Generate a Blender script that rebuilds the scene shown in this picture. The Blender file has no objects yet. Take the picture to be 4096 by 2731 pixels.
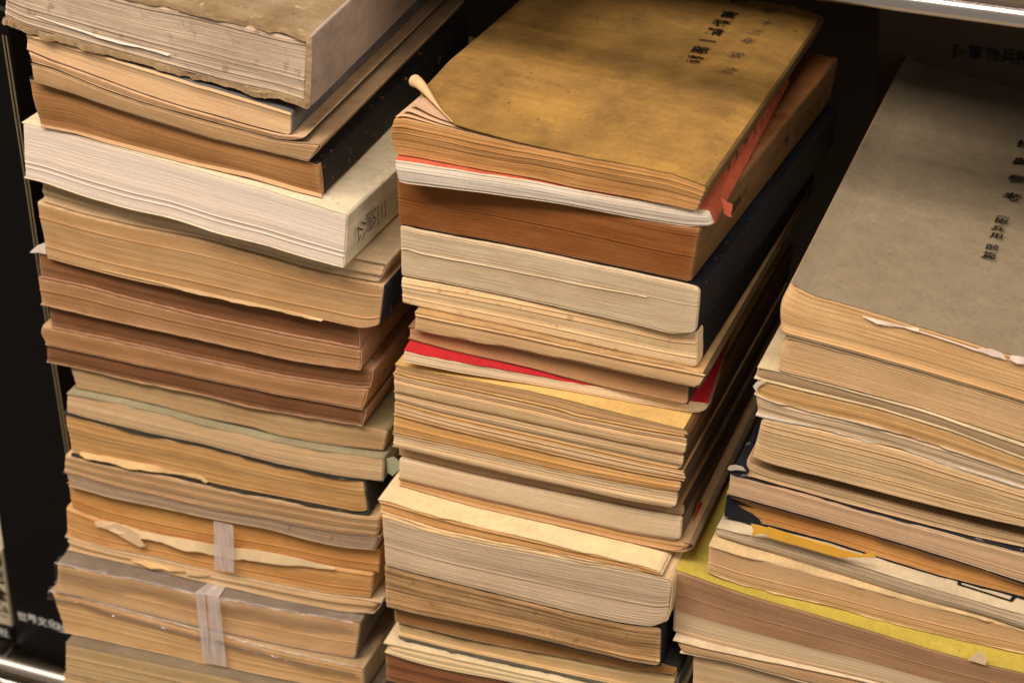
import bpy, math, random
from mathutils import Vector, Matrix
import numpy as np

# ------------------------------------------------------------------ camera, room light, exposure
scene = bpy.context.scene
COL = scene.collection
scene.view_settings.view_transform = 'Standard'
scene.view_settings.look = 'None'
scene.view_settings.exposure = 0.0
scene.view_settings.gamma = 1.0

cam_data = bpy.data.cameras.new('camera')
cam = bpy.data.objects.new('camera', cam_data)
COL.objects.link(cam)
cam_data.sensor_width = 36.0
cam_data.lens = 36.0 * 4300.0 / 2352.0
cam_data.clip_start = 0.02
cam_data.clip_end = 50
_R = [[0.94146, 0.336941, 0.011161], [0.185032, -0.488766, -0.852567], [-0.28181, 0.804723, -0.522499]]
_C = [0.23641, -0.71656, 0.49057]
cam.matrix_world = Matrix(((_R[0][0], -_R[1][0], -_R[2][0], _C[0]), (_R[0][1], -_R[1][1], -_R[2][1], _C[1]),
                           (_R[0][2], -_R[1][2], -_R[2][2], _C[2]), (0, 0, 0, 1)))
cam_data.dof.use_dof = True
cam_data.dof.focus_distance = 0.88
cam_data.dof.aperture_fstop = 11.0
scene.camera = cam

world = bpy.data.worlds.new("World")
scene.world = world
world.use_nodes = True
world.node_tree.nodes['Background'].inputs[0].default_value = (1.0, 0.84, 0.68, 1)
world.node_tree.nodes['Background'].inputs[1].default_value = AMB = 0.225

LIGHT = (1.0, 0.81, 0.64)
def area(name, loc, target, sx, sy, power, color=LIGHT):
    l = bpy.data.lights.new(name, 'AREA')
    l.shape = 'RECTANGLE'; l.size = sx; l.size_y = sy
    l.energy = power; l.color = color
    o = bpy.data.objects.new(name, l)
    COL.objects.link(o)
    o.location = loc
    o.rotation_euler = (Vector(target) - Vector(loc)).to_track_quat('-Z', 'Y').to_euler()
    return o
area('ceiling_lamp', (-0.70, -0.86, 1.62), (-.70, 0.05, 0), 2.2, 0.55, 51)
area('ceiling_lamp', (1.35, -0.72, 1.42), (0, 0.0, 0.05), 1.2, 0.40, 13)

random.seed(7)
rng = np.random.default_rng(7)

# ------------------------------------------------------------------ helpers
def lin(c):
    return tuple((v / 255 / 12.92) if v / 255 <= 0.04045 else ((v / 255 + 0.055) / 1.055) ** 2.4 for v in c)
def alb(c, k=0.92):
    l = lin(c)
    a = [l[i] / (k * (1.0, 0.86, 0.70)[i]) for i in range(3)]
    m = max(1.0, max(a) / 0.86)
    return tuple(v / m for v in a)
def rgba(c): return (c[0], c[1], c[2], 1.0)

def tag(o, label, cat, group=None, kind=None):
    if label: o['label'] = label
    if cat: o['category'] = cat
    if group: o['group'] = group
    if kind: o['kind'] = kind
    return o
def empty(name, loc=(0, 0, 0)):
    o = bpy.data.objects.new(name, None); COL.objects.link(o); o.location = loc
    o.empty_display_size = 0.02
    return o
def mesh_obj(name, verts, faces, mat, parent=None, smooth=False, uv=None, tone=None, rub=None):
    me = bpy.data.meshes.new(name)
    me.from_pydata([tuple(v) for v in verts], [], faces)
    if uv is not None:
        lay = me.uv_layers.new(name='UVMap')
        idx = np.empty(len(me.loops), dtype=np.int32)
        me.loops.foreach_get('vertex_index', idx)
        lay.data.foreach_set('uv', np.asarray(uv, dtype=np.float32)[idx].ravel())
    if tone is not None:
        at = me.attributes.new('tone', 'FLOAT', 'POINT')
        at.data.foreach_set('value', np.asarray(tone, dtype=np.float32))
    if rub is not None:
        at = me.attributes.new('rub', 'FLOAT', 'POINT')
        at.data.foreach_set('value', np.asarray(rub, dtype=np.float32))
    if smooth:
        me.polygons.foreach_set('use_smooth', [True] * len(me.polygons))
    me.materials.append(mat)
    o = bpy.data.objects.new(name, me)
    COL.objects.link(o)
    if parent: o.parent = parent
    return o

class NT:
    def __init__(s, name):
        s.m = bpy.data.materials.new(name); s.m.use_nodes = True
        s.t = s.m.node_tree; s.b = s.t.nodes['Principled BSDF']
    def n(s, typ, **kw):
        x = s.t.nodes.new(typ)
        for k, v in kw.items(): setattr(x, k, v)
        return x
    def l(s, a, b): s.t.links.new(a, b)
    def mathn(s, op, a, b=None, clamp=False):
        x = s.n('ShaderNodeMath', operation=op, use_clamp=clamp)
        for i, v in enumerate((a, b)):
            if v is None: continue
            if isinstance(v, (int, float)): x.inputs[i].default_value = v
            else: s.l(v, x.inputs[i])
        return x.outputs[0]
    def mix(s, f, a, b, mode='MIX'):
        x = s.n('ShaderNodeMix', data_type='RGBA', blend_type=mode)
        for i, v in ((0, f), (6, a), (7, b)):
            if isinstance(v, (int, float)): x.inputs[i].default_value = v
            elif isinstance(v, tuple): x.inputs[i].default_value = rgba(v)
            else: s.l(v, x.inputs[i])
        return x.outputs[2]
    def ramp(s, f, lo, hi):
        x = s.n('ShaderNodeMapRange'); x.interpolation_type = 'SMOOTHSTEP'
        s.l(f, x.inputs[0]); x.inputs[1].default_value = lo; x.inputs[2].default_value = hi
        return x.outputs[0]
    def noise(s, vec, scale, detail=3, rough=0.55, lac=2.0):
        x = s.n('ShaderNodeTexNoise'); s.l(vec, x.inputs['Vector'])
        x.inputs['Scale'].default_value = scale; x.inputs['Detail'].default_value = detail
        x.inputs['Roughness'].default_value = rough
        return x.outputs[0]
    def mapping(s, src, scale, loc=(0, 0, 0)):
        x = s.n('ShaderNodeMapping'); s.l(src, x.inputs[0])
        x.inputs['Scale'].default_value = scale; x.inputs['Location'].default_value = loc
        return x.outputs[0]

def dusty(c, f=.13):
    g = .36 * c[0] + .5 * c[1] + .14 * c[2]
    return tuple(v * (1 - f) + g * k * f for v, k in zip(c, (1.04, .985, .93)))

def page_material(seed, c1, c2, lines=0.22, spots=0.0, low=None, coarse=0.5, rub=.6, dirt=1.0):
    """old paper seen edge-on: fine lines along the sheets, stains, scuffs"""
    N = NT('paper_edges')
    c1, c2 = dusty(c1, .05), dusty(c2, .05)
    c2 = tuple(a * .35 + b * .65 for a, b in zip(c1, c2))
    uv = N.n('ShaderNodeUVMap').outputs[0]
    off = (seed * 1.37 % 9, seed * 2.11 % 9, 0)
    fine = N.noise(N.mapping(uv, (14, 2600, 1), off), 1.0, 2)
    mid = N.noise(N.mapping(uv, (10, 700, 1), off), 1.0, 3)
    blot = N.noise(N.mapping(uv, (22, 75, 1), off), 1.0, 5, 0.65)
    grime = N.noise(N.mapping(uv, (190, 330, 1), off), 1.0, 5, 0.75)
    vert = N.noise(N.mapping(uv, (420, 30, 1), off), 1.0, 3, 0.6)
    scuff = N.noise(N.mapping(uv, (120, 500, 1), off), 1.0, 4, 0.7)
    big = N.noise(N.mapping(uv, (9, 25, 1), off), 1.0, 2)
    f = N.ramp(blot, 0.34, 0.68)
    col = N.mix(f, alb(c1), alb(c2))
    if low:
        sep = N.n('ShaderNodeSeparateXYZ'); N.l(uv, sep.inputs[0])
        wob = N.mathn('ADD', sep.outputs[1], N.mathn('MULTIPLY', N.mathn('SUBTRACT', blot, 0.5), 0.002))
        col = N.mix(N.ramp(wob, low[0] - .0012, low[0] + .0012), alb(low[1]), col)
    at = N.n('ShaderNodeAttribute', attribute_name='tone').outputs[2]
    v = N.mathn('ADD', N.mathn('MULTIPLY', N.mathn('SUBTRACT', fine, 0.5), lines * 2.2),
                N.mathn('MULTIPLY', N.mathn('SUBTRACT', mid, 0.5), lines * 1.5 * coarse))
    v = N.mathn('ADD', v, N.mathn('MULTIPLY', at, lines * 0.55))
    v = N.mathn('ADD', v, N.mathn('MULTIPLY', N.mathn('SUBTRACT', big, 0.5), 0.22 * dirt))
    v = N.mathn('ADD', v, N.mathn('MULTIPLY', N.ramp(scuff, 0.62, 0.8), 0.18))
    v = N.mathn('ADD', v, N.mathn('MULTIPLY', N.mathn('SUBTRACT', grime, 0.5), 0.17 * dirt))
    for rot, th_, am in ((.55, .735, .22), (-.8, .75, .18)):      # fine pale scratches across the sheets
        mp = N.n('ShaderNodeMapping'); N.l(uv, mp.inputs[0]); mp.inputs['Rotation'].default_value = (0, 0, rot)
        mp.inputs['Scale'].default_value = (45, 1500, 1); mp.inputs['Location'].default_value = off
        v = N.mathn('ADD', v, N.mathn('MULTIPLY', N.ramp(N.noise(mp.outputs[0], 1.0, 1, .4), th_, th_ + .03), am))
    sig = N.noise(N.mapping(uv, (4, 330, 1), off), 1.0, 2)
    v = N.mathn('ADD', v, N.mathn('MULTIPLY', N.mathn('SUBTRACT', sig, 0.5), 0.20))
    v = N.mathn('ADD', v, N.mathn('MULTIPLY', N.mathn('SUBTRACT', vert, 0.5), 0.10 * dirt))
    v = N.mathn('ADD', v, 1.0)
    ra = N.n('ShaderNodeAttribute', attribute_name='rub').outputs[2]
    rn = N.noise(N.mapping(uv, (130, 130, 1), off), 1.0, 4, 0.65)
    rf = N.mathn('MULTIPLY', N.mathn('MULTIPLY', ra, N.ramp(rn, 0.25, 0.62)), rub)
    pale = tuple(min(245, v_ * .45 + w_ * .62) for v_, w_ in zip(c1, (222, 190, 150)))
    col = N.mix(rf, col, alb(pale))
    mul = N.n('ShaderNodeVectorMath', operation='SCALE'); N.l(col, mul.inputs[0]); N.l(v, mul.inputs['Scale'])
    col = mul.outputs[0]
    if spots:
        sp = N.noise(N.mapping(uv, (190, 150, 1), off), 1.0, 2)
        c3 = tuple(a * 0.45 for a in alb(c2))
        col = N.mix(N.mathn('MULTIPLY', N.ramp(sp, 0.66 - spots * .1, 0.76), 0.55), col, c3)
    N.l(col, N.b.inputs['Base Color'])
    N.b.inputs['Roughness'].default_value = 0.88
    N.b.inputs['Specular IOR Level'].default_value = 0.15
    bp = N.n('ShaderNodeBump'); bp.inputs['Strength'].default_value = 0.22; bp.inputs['Distance'].default_value = 0.0004
    N.l(N.mathn('ADD', fine, mid), bp.inputs['Height']); N.l(bp.outputs[0], N.b.inputs['Normal'])
    return N.m

def cover_material(seed, c1, c2=None, rough=0.75, scale=1.0, wear=None, spec=0.25, mott=0.5, streak=0.35):
    """aged paper, card or cloth cover with mottling and worn patches"""
    N = NT('cover_board')
    ob = N.n('ShaderNodeTexCoord').outputs['Object']
    off = (seed * 3.1 % 7, seed * 1.7 % 7, seed * .9 % 7)
    a = N.noise(N.mapping(ob, (30 * scale, 22 * scale, 60 * scale), off), 1.0, 5, 0.6)
    b = N.noise(N.mapping(ob, (500, 260, 500), off), 1.0, 4, 0.65)
    d = N.noise(N.mapping(ob, (110, 110, 110), off), 1.0, 3, 0.6)
    c2 = c2 or tuple(int(x * 0.8) for x in c1)
    col = N.mix(N.ramp(a, 0.5 - .22 / (mott + .2), 0.5 + .22 / (mott + .2)), alb(c1), alb(c2))
    st_ = N.noise(N.mapping(ob, (36, 240, 90), off), 1.0, 4, 0.7)
    sp_ = N.noise(N.mapping(ob, (330, 330, 330), off), 1.0, 2, 0.5)
    v = N.mathn('ADD', N.mathn('MULTIPLY', N.mathn('SUBTRACT', b, 0.5), 0.42), N.mathn('MULTIPLY', N.mathn('SUBTRACT', d, 0.5), 0.4))
    v = N.mathn('ADD', v, N.mathn('MULTIPLY', N.mathn('SUBTRACT', st_, 0.5), 0.7 * streak))
    v = N.mathn('SUBTRACT', v, N.mathn('MULTIPLY', N.ramp(sp_, .70, .76), 0.8 * streak))
    v = N.mathn('ADD', v, 1.0)
    mul = N.n('ShaderNodeVectorMath', operation='SCALE'); N.l(col, mul.inputs[0]); N.l(v, mul.inputs['Scale'])
    col = mul.outputs[0]
    if wear:
        w = N.noise(N.mapping(ob, (160, 160, 160), off), 1.0, 4, 0.7)
        col = N.mix(N.ramp(w, 0.62, 0.70), col, alb(wear))
    N.l(col, N.b.inputs['Base Color'])
    N.b.inputs['Roughness'].default_value = rough
    N.b.inputs['Specular IOR Level'].default_value = spec
    bp = N.n('ShaderNodeBump'); bp.inputs['Strength'].default_value = 0.3; bp.inputs['Distance'].default_value = 0.0006
    N.l(N.mathn('ADD', b, d), bp.inputs['Height']); N.l(bp.outputs[0], N.b.inputs['Normal'])
    return N.m

def plain_material(name, c, rough=0.8, metal=0.0, raw=False, spec=0.3, var=0.15):
    N = NT(name)
    ob = N.n('ShaderNodeTexCoord').outputs['Object']
    nz = N.noise(N.mapping(ob, (220, 220, 220)), 1.0, 4)
    mul = N.n('ShaderNodeVectorMath', operation='SCALE')
    mul.inputs[0].default_value = c if raw else alb(c)
    N.l(N.mathn('ADD', N.mathn('MULTIPLY', N.mathn('SUBTRACT', nz, 0.5), var * 2), 1.0), mul.inputs['Scale'])
    N.l(mul.outputs[0], N.b.inputs['Base Color'])
    N.b.inputs['Roughness'].default_value = rough
    N.b.inputs['Metallic'].default_value = metal
    N.b.inputs['Specular IOR Level'].default_value = spec
    return N.m

def vnoise(x, seed, freq):
    """smooth 1-D value noise in -1..1"""
    r = np.random.default_rng(int(seed) % (2**31))
    tab = r.uniform(-1, 1, 4096)
    p = np.asarray(x) * freq + 17.3
    i = np.floor(p).astype(int); f = p - i; f = f * f * (3 - 2 * f)
    return tab[i % 4096] * (1 - f) + tab[(i + 1) % 4096] * f

# ------------------------------------------------------------------ books
class Book:
    def __init__(self, key, y, yaw, pv, T, B):
        self.key = key
        self.T = np.array(T, float) * 1e-4; self.B = np.array(B, float) * 1e-4
        self.y = y * 1e-4; self.yaw = math.radians(yaw); self.pv = pv * 1e-3
        self.sl = (self.B[0, 0], self.T[0, 0]); self.sr = (self.B[-1, 0], self.T[-1, 0])
    def top(self, u): 
        s = self.T[0, 0] + u * (self.T[-1, 0] - self.T[0, 0]); return s, np.interp(s, self.T[:, 0], self.Ts)
    def bot(self, u):
        s = self.B[0, 0] + u * (self.B[-1, 0] - self.B[0, 0]); return s, np.interp(s, self.B[:, 0], self.Bs)

def smooth_curve(C):
    """resample a polyline with light smoothing"""
    n = 90
    s = np.linspace(C[0, 0], C[-1, 0], n); z = np.interp(s, C[:, 0], C[:, 1])
    k = np.array([1, 2, 3, 4, 3, 2, 1], float); k /= k.sum()
    zp = np.concatenate([2 * z[0] - z[3:0:-1], z, 2 * z[-1] - z[-2:-5:-1]])
    return np.stack([s, np.convolve(zp, k, 'valid')], 1)

CURL_FOLD = (.030, .026)
def curl_lift(s, y, h=.0080, ls=.036, ly=.080):
    return h * math.exp(-max(s, 0) / ls - max(y, 0) / ly)

UC = np.concatenate([[0, .003, .008, .016, .03], np.linspace(.05, .95, 31), [.97, .984, .992, .997, 1]])

def build_book(key, y, yaw, pv, T, B, st):
    bk = Book(key, y, yaw, pv, T, B)
    T2 = smooth_curve(bk.T); B2 = smooth_curve(bk.B)
    seed = st['seed']; r = np.random.default_rng(seed)
    ct = st.get('ct', .35) * 1e-3; D = st.get('depth', 195) * 1e-3
    zb = float(B2[:, 1].min())
    root = empty('book', (bk.pv, bk.y, zb))
    root.rotation_euler = (0, 0, bk.yaw)
    tag(root, st['label'], 'book', st['group'])
    # base curves in the book's own frame: s along the front edge, y into the shelf, z up
    u = UC
    sT = T2[0, 0] + u * (T2[-1, 0] - T2[0, 0]); zT = np.interp(sT, T2[:, 0], T2[:, 1]) - zb
    sB = B2[0, 0] + u * (B2[-1, 0] - B2[0, 0]); zB = np.interp(sB, B2[:, 0], B2[:, 1]) - zb
    zT = zT - np.abs(vnoise(u, seed + 61, 26)) * .00018 - np.maximum(0, vnoise(u, seed + 62, 9) - .55) * .0006
    zB = zB + np.abs(vnoise(u, seed + 63, 26)) * .00012
    # --- page block
    cti = ct if st.get('cover') else 0.0
    cT = cti if st.get('top', 1) else 0.0; cB = cti if st.get('bottom', 1) else 0.0
    th = np.mean(zT - zB) - cT - cB
    pitch = st.get('pitch', .62) * 1e-3
    K = int(min(max(3, th / pitch), 80))
    jit = r.uniform(.6, 1.5, K); vb = np.concatenate([[0], np.cumsum(jit) / jit.sum()])
    amp = st.get('amp', .17) * .42e-3
    slow = vnoise(np.linspace(0, 1, K), seed + 5, 4) * st.get('bow', .35) * 1e-3
    rows = []; tones = []
    groove = st.get('groove', .06) * 1e-3
    for k in range(K):
        p = -amp * r.uniform(0, 1) + slow[k]
        pr_ = r.random() < st.get('proud', .05)
        if pr_: p -= r.uniform(.12, .45) * 1e-3
        if k in (0, K - 1): p += st.get('edge', .3) * 1e-3
        w = vnoise(u, seed * 31 + k, r.uniform(3, 14)) * amp * .7
        t = r.normal(0, .7) + (1.2 if pr_ else 0)
        dv = vb[k + 1] - vb[k]
        rows.append((vb[k], groove + slow[k] + w * .2, t * .3 - .2))
        rows.append((vb[k] + dv * .14, p + w, t)); rows.append((vb[k + 1] - dv * .14, p + w, t))
    rows.append((1.0, groove + slow[-1], 0))
    nr, nc = len(rows), len(u)
    sr_in = cti if st.get('spine', 1) else 0.0
    verts = []; uvs = []; tone = []; rubs = []
    wid = sB[-1] - sB[0]
    rl = st.get('rl', 1.2) * 1e-3; rr_ = st.get('rr', .8) * 1e-3
    dl = u * wid; dr = (1 - u) * wid
    rnd = np.where(dl < rl, rl - np.sqrt(np.maximum(0, rl**2 - (rl - dl)**2)), 0) + np.where(dr < rr_, rr_ - np.sqrt(np.maximum(0, rr_**2 - (rr_ - dr)**2)), 0)
    sag = st.get('sag', 0) * 1e-3
    vj = vnoise(u * 1.0, seed + 99, 5)
    for (v, yy, t) in rows:
        s = sB * (1 - v) + sT * v - sr_in * u
        z = (zB + cB) * (1 - v) + (zT - cT) * v
        z = z + sag * math.sin(math.pi * v) * vj * .5
        yv = yy + rnd + np.zeros(nc)
        bl = st.get('barrel', 0) * 1e-3 * math.sin(math.pi * v)
        s = s - bl * (1 - u)**8 * 1.0
        if st.get('cover') and st.get('spine', 1):
            rcc = min(st.get('rc', 1.2) * 1e-3, th * .45); dz = min(v, 1 - v) * th
            if dz < rcc: s = s - (rcc - math.sqrt(max(0, rcc**2 - (rcc - dz)**2))) * u**6
        for i in range(nc): verts.append((s[i], yv[i], z[i]))
        uvs += [(s[i], v * th) for i in range(nc)]; tone += [t] * nc
        ev = math.exp(-min(v, 1 - v) * th / .0006)
        rubs += list(np.clip(ev + np.exp(-dl / .0012) + np.exp(-dr / .0010), 0, 1))
    faces = []
    for j in range(nr - 1):
        for i in range(nc - 1):
            a = j * nc + i; faces.append((a, a + 1, a + 1 + nc, a + nc))
    base = len(verts)
    for j in range(nr):      # back left, back right
        a = verts[j * nc]; b = verts[j * nc + nc - 1]
        v = rows[j][0]
        verts += [(a[0], D, a[2]), (b[0], D, b[2])]
        uvs += [(a[0] - D, v * th), (b[0] + D, v * th)]; tone += [rows[j][2]] * 2; rubs += [.15, .15]
    for j in range(nr - 1):
        L0, L1 = base + 2 * j, base + 2 * j + 2
        faces.append((j * nc, (j + 1) * nc, L1, L0))
        faces.append((j * nc + nc - 1, L0 + 1, L1 + 1, (j + 1) * nc + nc - 1))
        faces.append((L0, L1, L1 + 1, L0 + 1))
    # top and bottom sheets
    tb = len(verts)
    for i in range(nc):
        a = verts[(nr - 1) * nc + i]; b = verts[i]
        verts += [(a[0], D, a[2]), (b[0], D, b[2])]
        uvs += [(a[0], th + D), (b[0], -D)]; tone += [0, 0]; rubs += [.2, .2]
    for i in range(nc - 1):
        q = (nr - 1) * nc
        faces.append((q + i, q + i + 1, tb + 2 * i + 2, tb + 2 * i))
        faces.append((i, tb + 2 * i + 1, tb + 2 * i + 3, i + 1))
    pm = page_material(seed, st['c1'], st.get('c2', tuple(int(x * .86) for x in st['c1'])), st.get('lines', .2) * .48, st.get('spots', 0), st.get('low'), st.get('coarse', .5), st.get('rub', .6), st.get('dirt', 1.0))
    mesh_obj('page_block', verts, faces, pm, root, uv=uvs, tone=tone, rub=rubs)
    # --- cover wrapped round top, spine (right side) and bottom
    if st.get('cover'):
        cm = cover_material(seed + 3, st['cover'], st.get('cover2'), st.get('rough', .75), st.get('cscale', 1), st.get('wear'), st.get('spec', .25), st.get('mott', .5), st.get('streak', .35))
        path = []
        uo = st.get('fore', 0.0) * 1e-3           # reach past the fore-edge
        rc = min(st.get('rc', 1.2) * 1e-3, (zT[-1] - zB[-1]) * .45)
        ud = np.interp(np.linspace(0, 1, st['dense']), np.linspace(0, 1, len(u)), u) if st.get('dense') else u
        sTd, zTd, sBd, zBd = [np.interp(ud, u, q) for q in (sT, zT, sB, zB)]
        if st.get('top', 1):
            for i in range(len(ud)):
                s = sTd[i] - uo * (1 - ud[i])**6
                if s < sTd[-1] - rc: path.append((s, zTd[i], 'h'))
        if st.get('spine', 1):
            z1, z0 = zT[-1], zB[-1]; a1, a0 = sT[-1], sB[-1]
            for a in (20, 45, 70):
                path.append((a1 - rc + rc * math.sin(math.radians(a)), z1 - rc + rc * math.cos(math.radians(a)), 's'))
            for f in (0.1, .35, .65, .9):
                zz = (z1 - rc) * (1 - f) + (z0 + rc) * f; ss = a1 * (1 - f) + a0 * f + math.sin(math.pi * f) * st.get('bulge', .3) * 1e-3
                path.append((ss, zz, 's'))
            for a in (70, 45, 20):
                path.append((a0 - rc + rc * math.sin(math.radians(a)), z0 + rc - rc * math.cos(math.radians(a)), 's'))
        if st.get('bottom', 1):
            for i in range(len(ud) - 1, -1, -1):
                s = sBd[i]
                if s < sBd[-1] - rc or not st.get('spine', 1): path.append((s, zBd[i], 'h'))
        segs = [path]
        if not st.get('spine', 1) and st.get('top', 1) and st.get('bottom', 1):
            kx = len([1 for i in range(len(ud)) if sTd[i] < sTd[-1] - rc]); segs = [path[:kx], path[kx:]]
        V = []; F = []; SP = []
        ND = 9
        yy = np.concatenate([[0, .0015, .004, .009], np.linspace(.018, D, ND - 4)])
        for sg in segs:
            n = len(sg)
            if n < 3: continue
            P = np.array([(a, b) for a, b, _ in sg])
            tg = np.gradient(P, axis=0); tg /= np.maximum(1e-9, np.linalg.norm(tg, axis=1))[:, None]
            nin = np.stack([tg[:, 1], -tg[:, 0]], 1)       # inward for a clockwise path
            tth = ct * .92
            arc = np.concatenate([[0], np.cumsum(np.linalg.norm(np.diff(P, axis=0), axis=1))])
            ja = st.get('jag', .15) * 1e-3
            gate = np.abs(vnoise(arc * 100, seed + 45, .7)) ** 1.5
            fr = -st.get('ov', .25) * 1e-3 + vnoise(arc * 100, seed + 41, .45) * ja + vnoise(arc * 100, seed + 43, 2.3) * ja * (.3 + 1.2 * gate)
            if st.get('dense'): fr += (vnoise(arc * 100, seed + 44, 5) * gate + .5 * vnoise(arc * 100, seed + 46, 11) * np.abs(vnoise(arc * 100, seed + 42, 1.3))) * ja * .8
            zj = (vnoise(arc * 100, seed + 47, .9) + (.7 * vnoise(arc * 100, seed + 48, 4) * gate * 1.5 if st.get('dense') else 0)) * st.get('wave', 0.0) * 1e-3
            for q in range(n):
                if sg[q][2] == 's': fr[q] += st.get('sp_in', 0.0) * 1e-3
            b0 = len(V)
            for side in (0, 1):
                for q in range(n):
                    for d in range(ND):
                        e = P[q] + nin[q] * (tth if side else 0.0)
                        yq = fr[q] * (1 - min(1, yy[d] / .02)) + yy[d] + (.0004 if d == ND - 1 else 0)
                        V.append((e[0], yq, e[1] + zj[q] * max(0, 1 - yy[d] / .01)))
            def I(side, q, d): return b0 + side * n * ND + q * ND + d
            for q in range(n - 1):
                sp = 1 if 's' in (sg[q][2], sg[q + 1][2]) else 0
                SP += [sp] * (2 * (ND - 1)) + [2 if st.get('rim') else sp, sp]
                for d in range(ND - 1):
                    F.append((I(0, q, d), I(0, q, d + 1), I(0, q + 1, d + 1), I(0, q + 1, d)))
                    F.append((I(1, q, d), I(1, q + 1, d), I(1, q + 1, d + 1), I(1, q, d + 1)))
                F.append((I(0, q, 0), I(0, q + 1, 0), I(1, q + 1, 0), I(1, q, 0)))
                F.append((I(0, q, ND - 1), I(1, q, ND - 1), I(1, q + 1, ND - 1), I(0, q + 1, ND - 1)))
            SP += [0] * (2 * (ND - 1))
            for d in range(ND - 1):
                F.append((I(0, 0, d), I(1, 0, d), I(1, 0, d + 1), I(0, 0, d + 1)))
                F.append((I(0, n - 1, d), I(0, n - 1, d + 1), I(1, n - 1, d + 1), I(1, n - 1, d)))
        if st.get('curl'):
            s0 = sT[0]; V2 = []
            fs, fy = CURL_FOLD
            for (a, b, c) in V:
                if c > np.interp(a, sT, zT) - ct * 1.6 - .0002:
                    q = 1 - (a - s0) / fs - b / fy
                    if q > 0:                      # the corner itself is rolled back: end the flat sheet at the fold
                        k = q / (1 / fs**2 + 1 / fy**2); a += k / fs; b += k / fy
                    c += curl_lift(a - s0, b)
                V2.append((a, b, c))
            V = V2
        cv = mesh_obj('cover', V, F, cm, root, smooth=False)
        if st.get('rim') and not st.get('spine', 1): cv.data.materials.append(cm)
        if SP and st.get('spine', 1):
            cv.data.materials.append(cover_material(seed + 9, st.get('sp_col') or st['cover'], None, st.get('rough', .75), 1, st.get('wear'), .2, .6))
        if SP and (st.get('spine', 1) or st.get('rim')):
            if st.get('rim'): cv.data.materials.append(cover_material(seed + 15, st['rim'], tuple(int(x * .55) for x in st['rim']), .9, 5, None, .1, .2))
            cv.data.polygons.foreach_set('material_index', SP)
    return root

def smooth_part(o):
    o.data.polygons.foreach_set('use_smooth', [True] * len(o.data.polygons)); return o

def to_local(root, p):
    return Matrix.LocRotScale(root.location, root.rotation_euler, None).inverted() @ Vector(p)

def leaf(name, pts, parent, mat, thick=.00025, bend=0.0, seed=0):
    """thin torn sheet or flap: outline points in the world, given a real thickness"""
    P = [to_local(parent, p) for p in pts]
    n = len(P)
    nrm = Vector((0, 0, 0)); c = sum(P, Vector()) / n
    for i in range(n): nrm += (P[i] - c).cross(P[(i + 1) % n] - c)
    nrm.normalize()
    V = [tuple(p) for p in P] + [tuple(p - nrm * thick) for p in P]
    F = [tuple(range(n)), tuple(range(2 * n - 1, n - 1, -1))] + [(i, i + n, (i + 1) % n + n, (i + 1) % n) for i in range(n)]
    return mesh_obj(name, V, F, mat, parent)

def strip(name, top, bot, parent, mat, thick=.0003, jag=.0005):
    """long narrow torn sheet between an upper and a lower line (same number of points)"""
    if jag:
        sd = int(abs(top[0][0] * 1e5)) + 3
        def dense(L):
            q = np.array(L); k = np.linspace(0, 1, len(q)); kk = np.linspace(0, 1, (len(q) - 1) * 6 + 1)
            return np.stack([np.interp(kk, k, q[:, c]) for c in range(3)], 1)
        Td, Bd = dense(top), dense(bot); m = np.arange(len(Td))
        h = np.linalg.norm(Td - Bd, axis=1); w = np.minimum(h * .35, jag)
        Bd[:, 2] += w * (vnoise(m, sd, .27) + .6 * vnoise(m, sd + 1, .8)); Td[:, 2] += w * .4 * vnoise(m, sd + 2, .4)
        Bd[:, 1] -= np.minimum(h * .25, .0012) * (1 + vnoise(m, sd + 3, .13))
        top, bot = [tuple(p) for p in Td], [tuple(p) for p in Bd]
    n = len(top)
    A = [to_local(parent, p) for p in top]; B_ = [to_local(parent, p) for p in bot]
    off = Vector((0, thick, 0))
    V = [tuple(p) for p in A] + [tuple(p) for p in B_] + [tuple(p + off) for p in A] + [tuple(p + off) for p in B_]
    F = []
    for i in range(n - 1):
        F.append((i, n + i, n + i + 1, i + 1)); F.append((2 * n + i, 2 * n + i + 1, 3 * n + i + 1, 3 * n + i))
        F.append((i, i + 1, 2 * n + i + 1, 2 * n + i)); F.append((n + i, 3 * n + i, 3 * n + i + 1, n + i + 1))
    F.append((0, 2 * n, 3 * n, n)); F.append((n - 1, 2 * n - 1, 4 * n - 1, 3 * n - 1))
    return mesh_obj(name, V, F, mat, parent)

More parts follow.
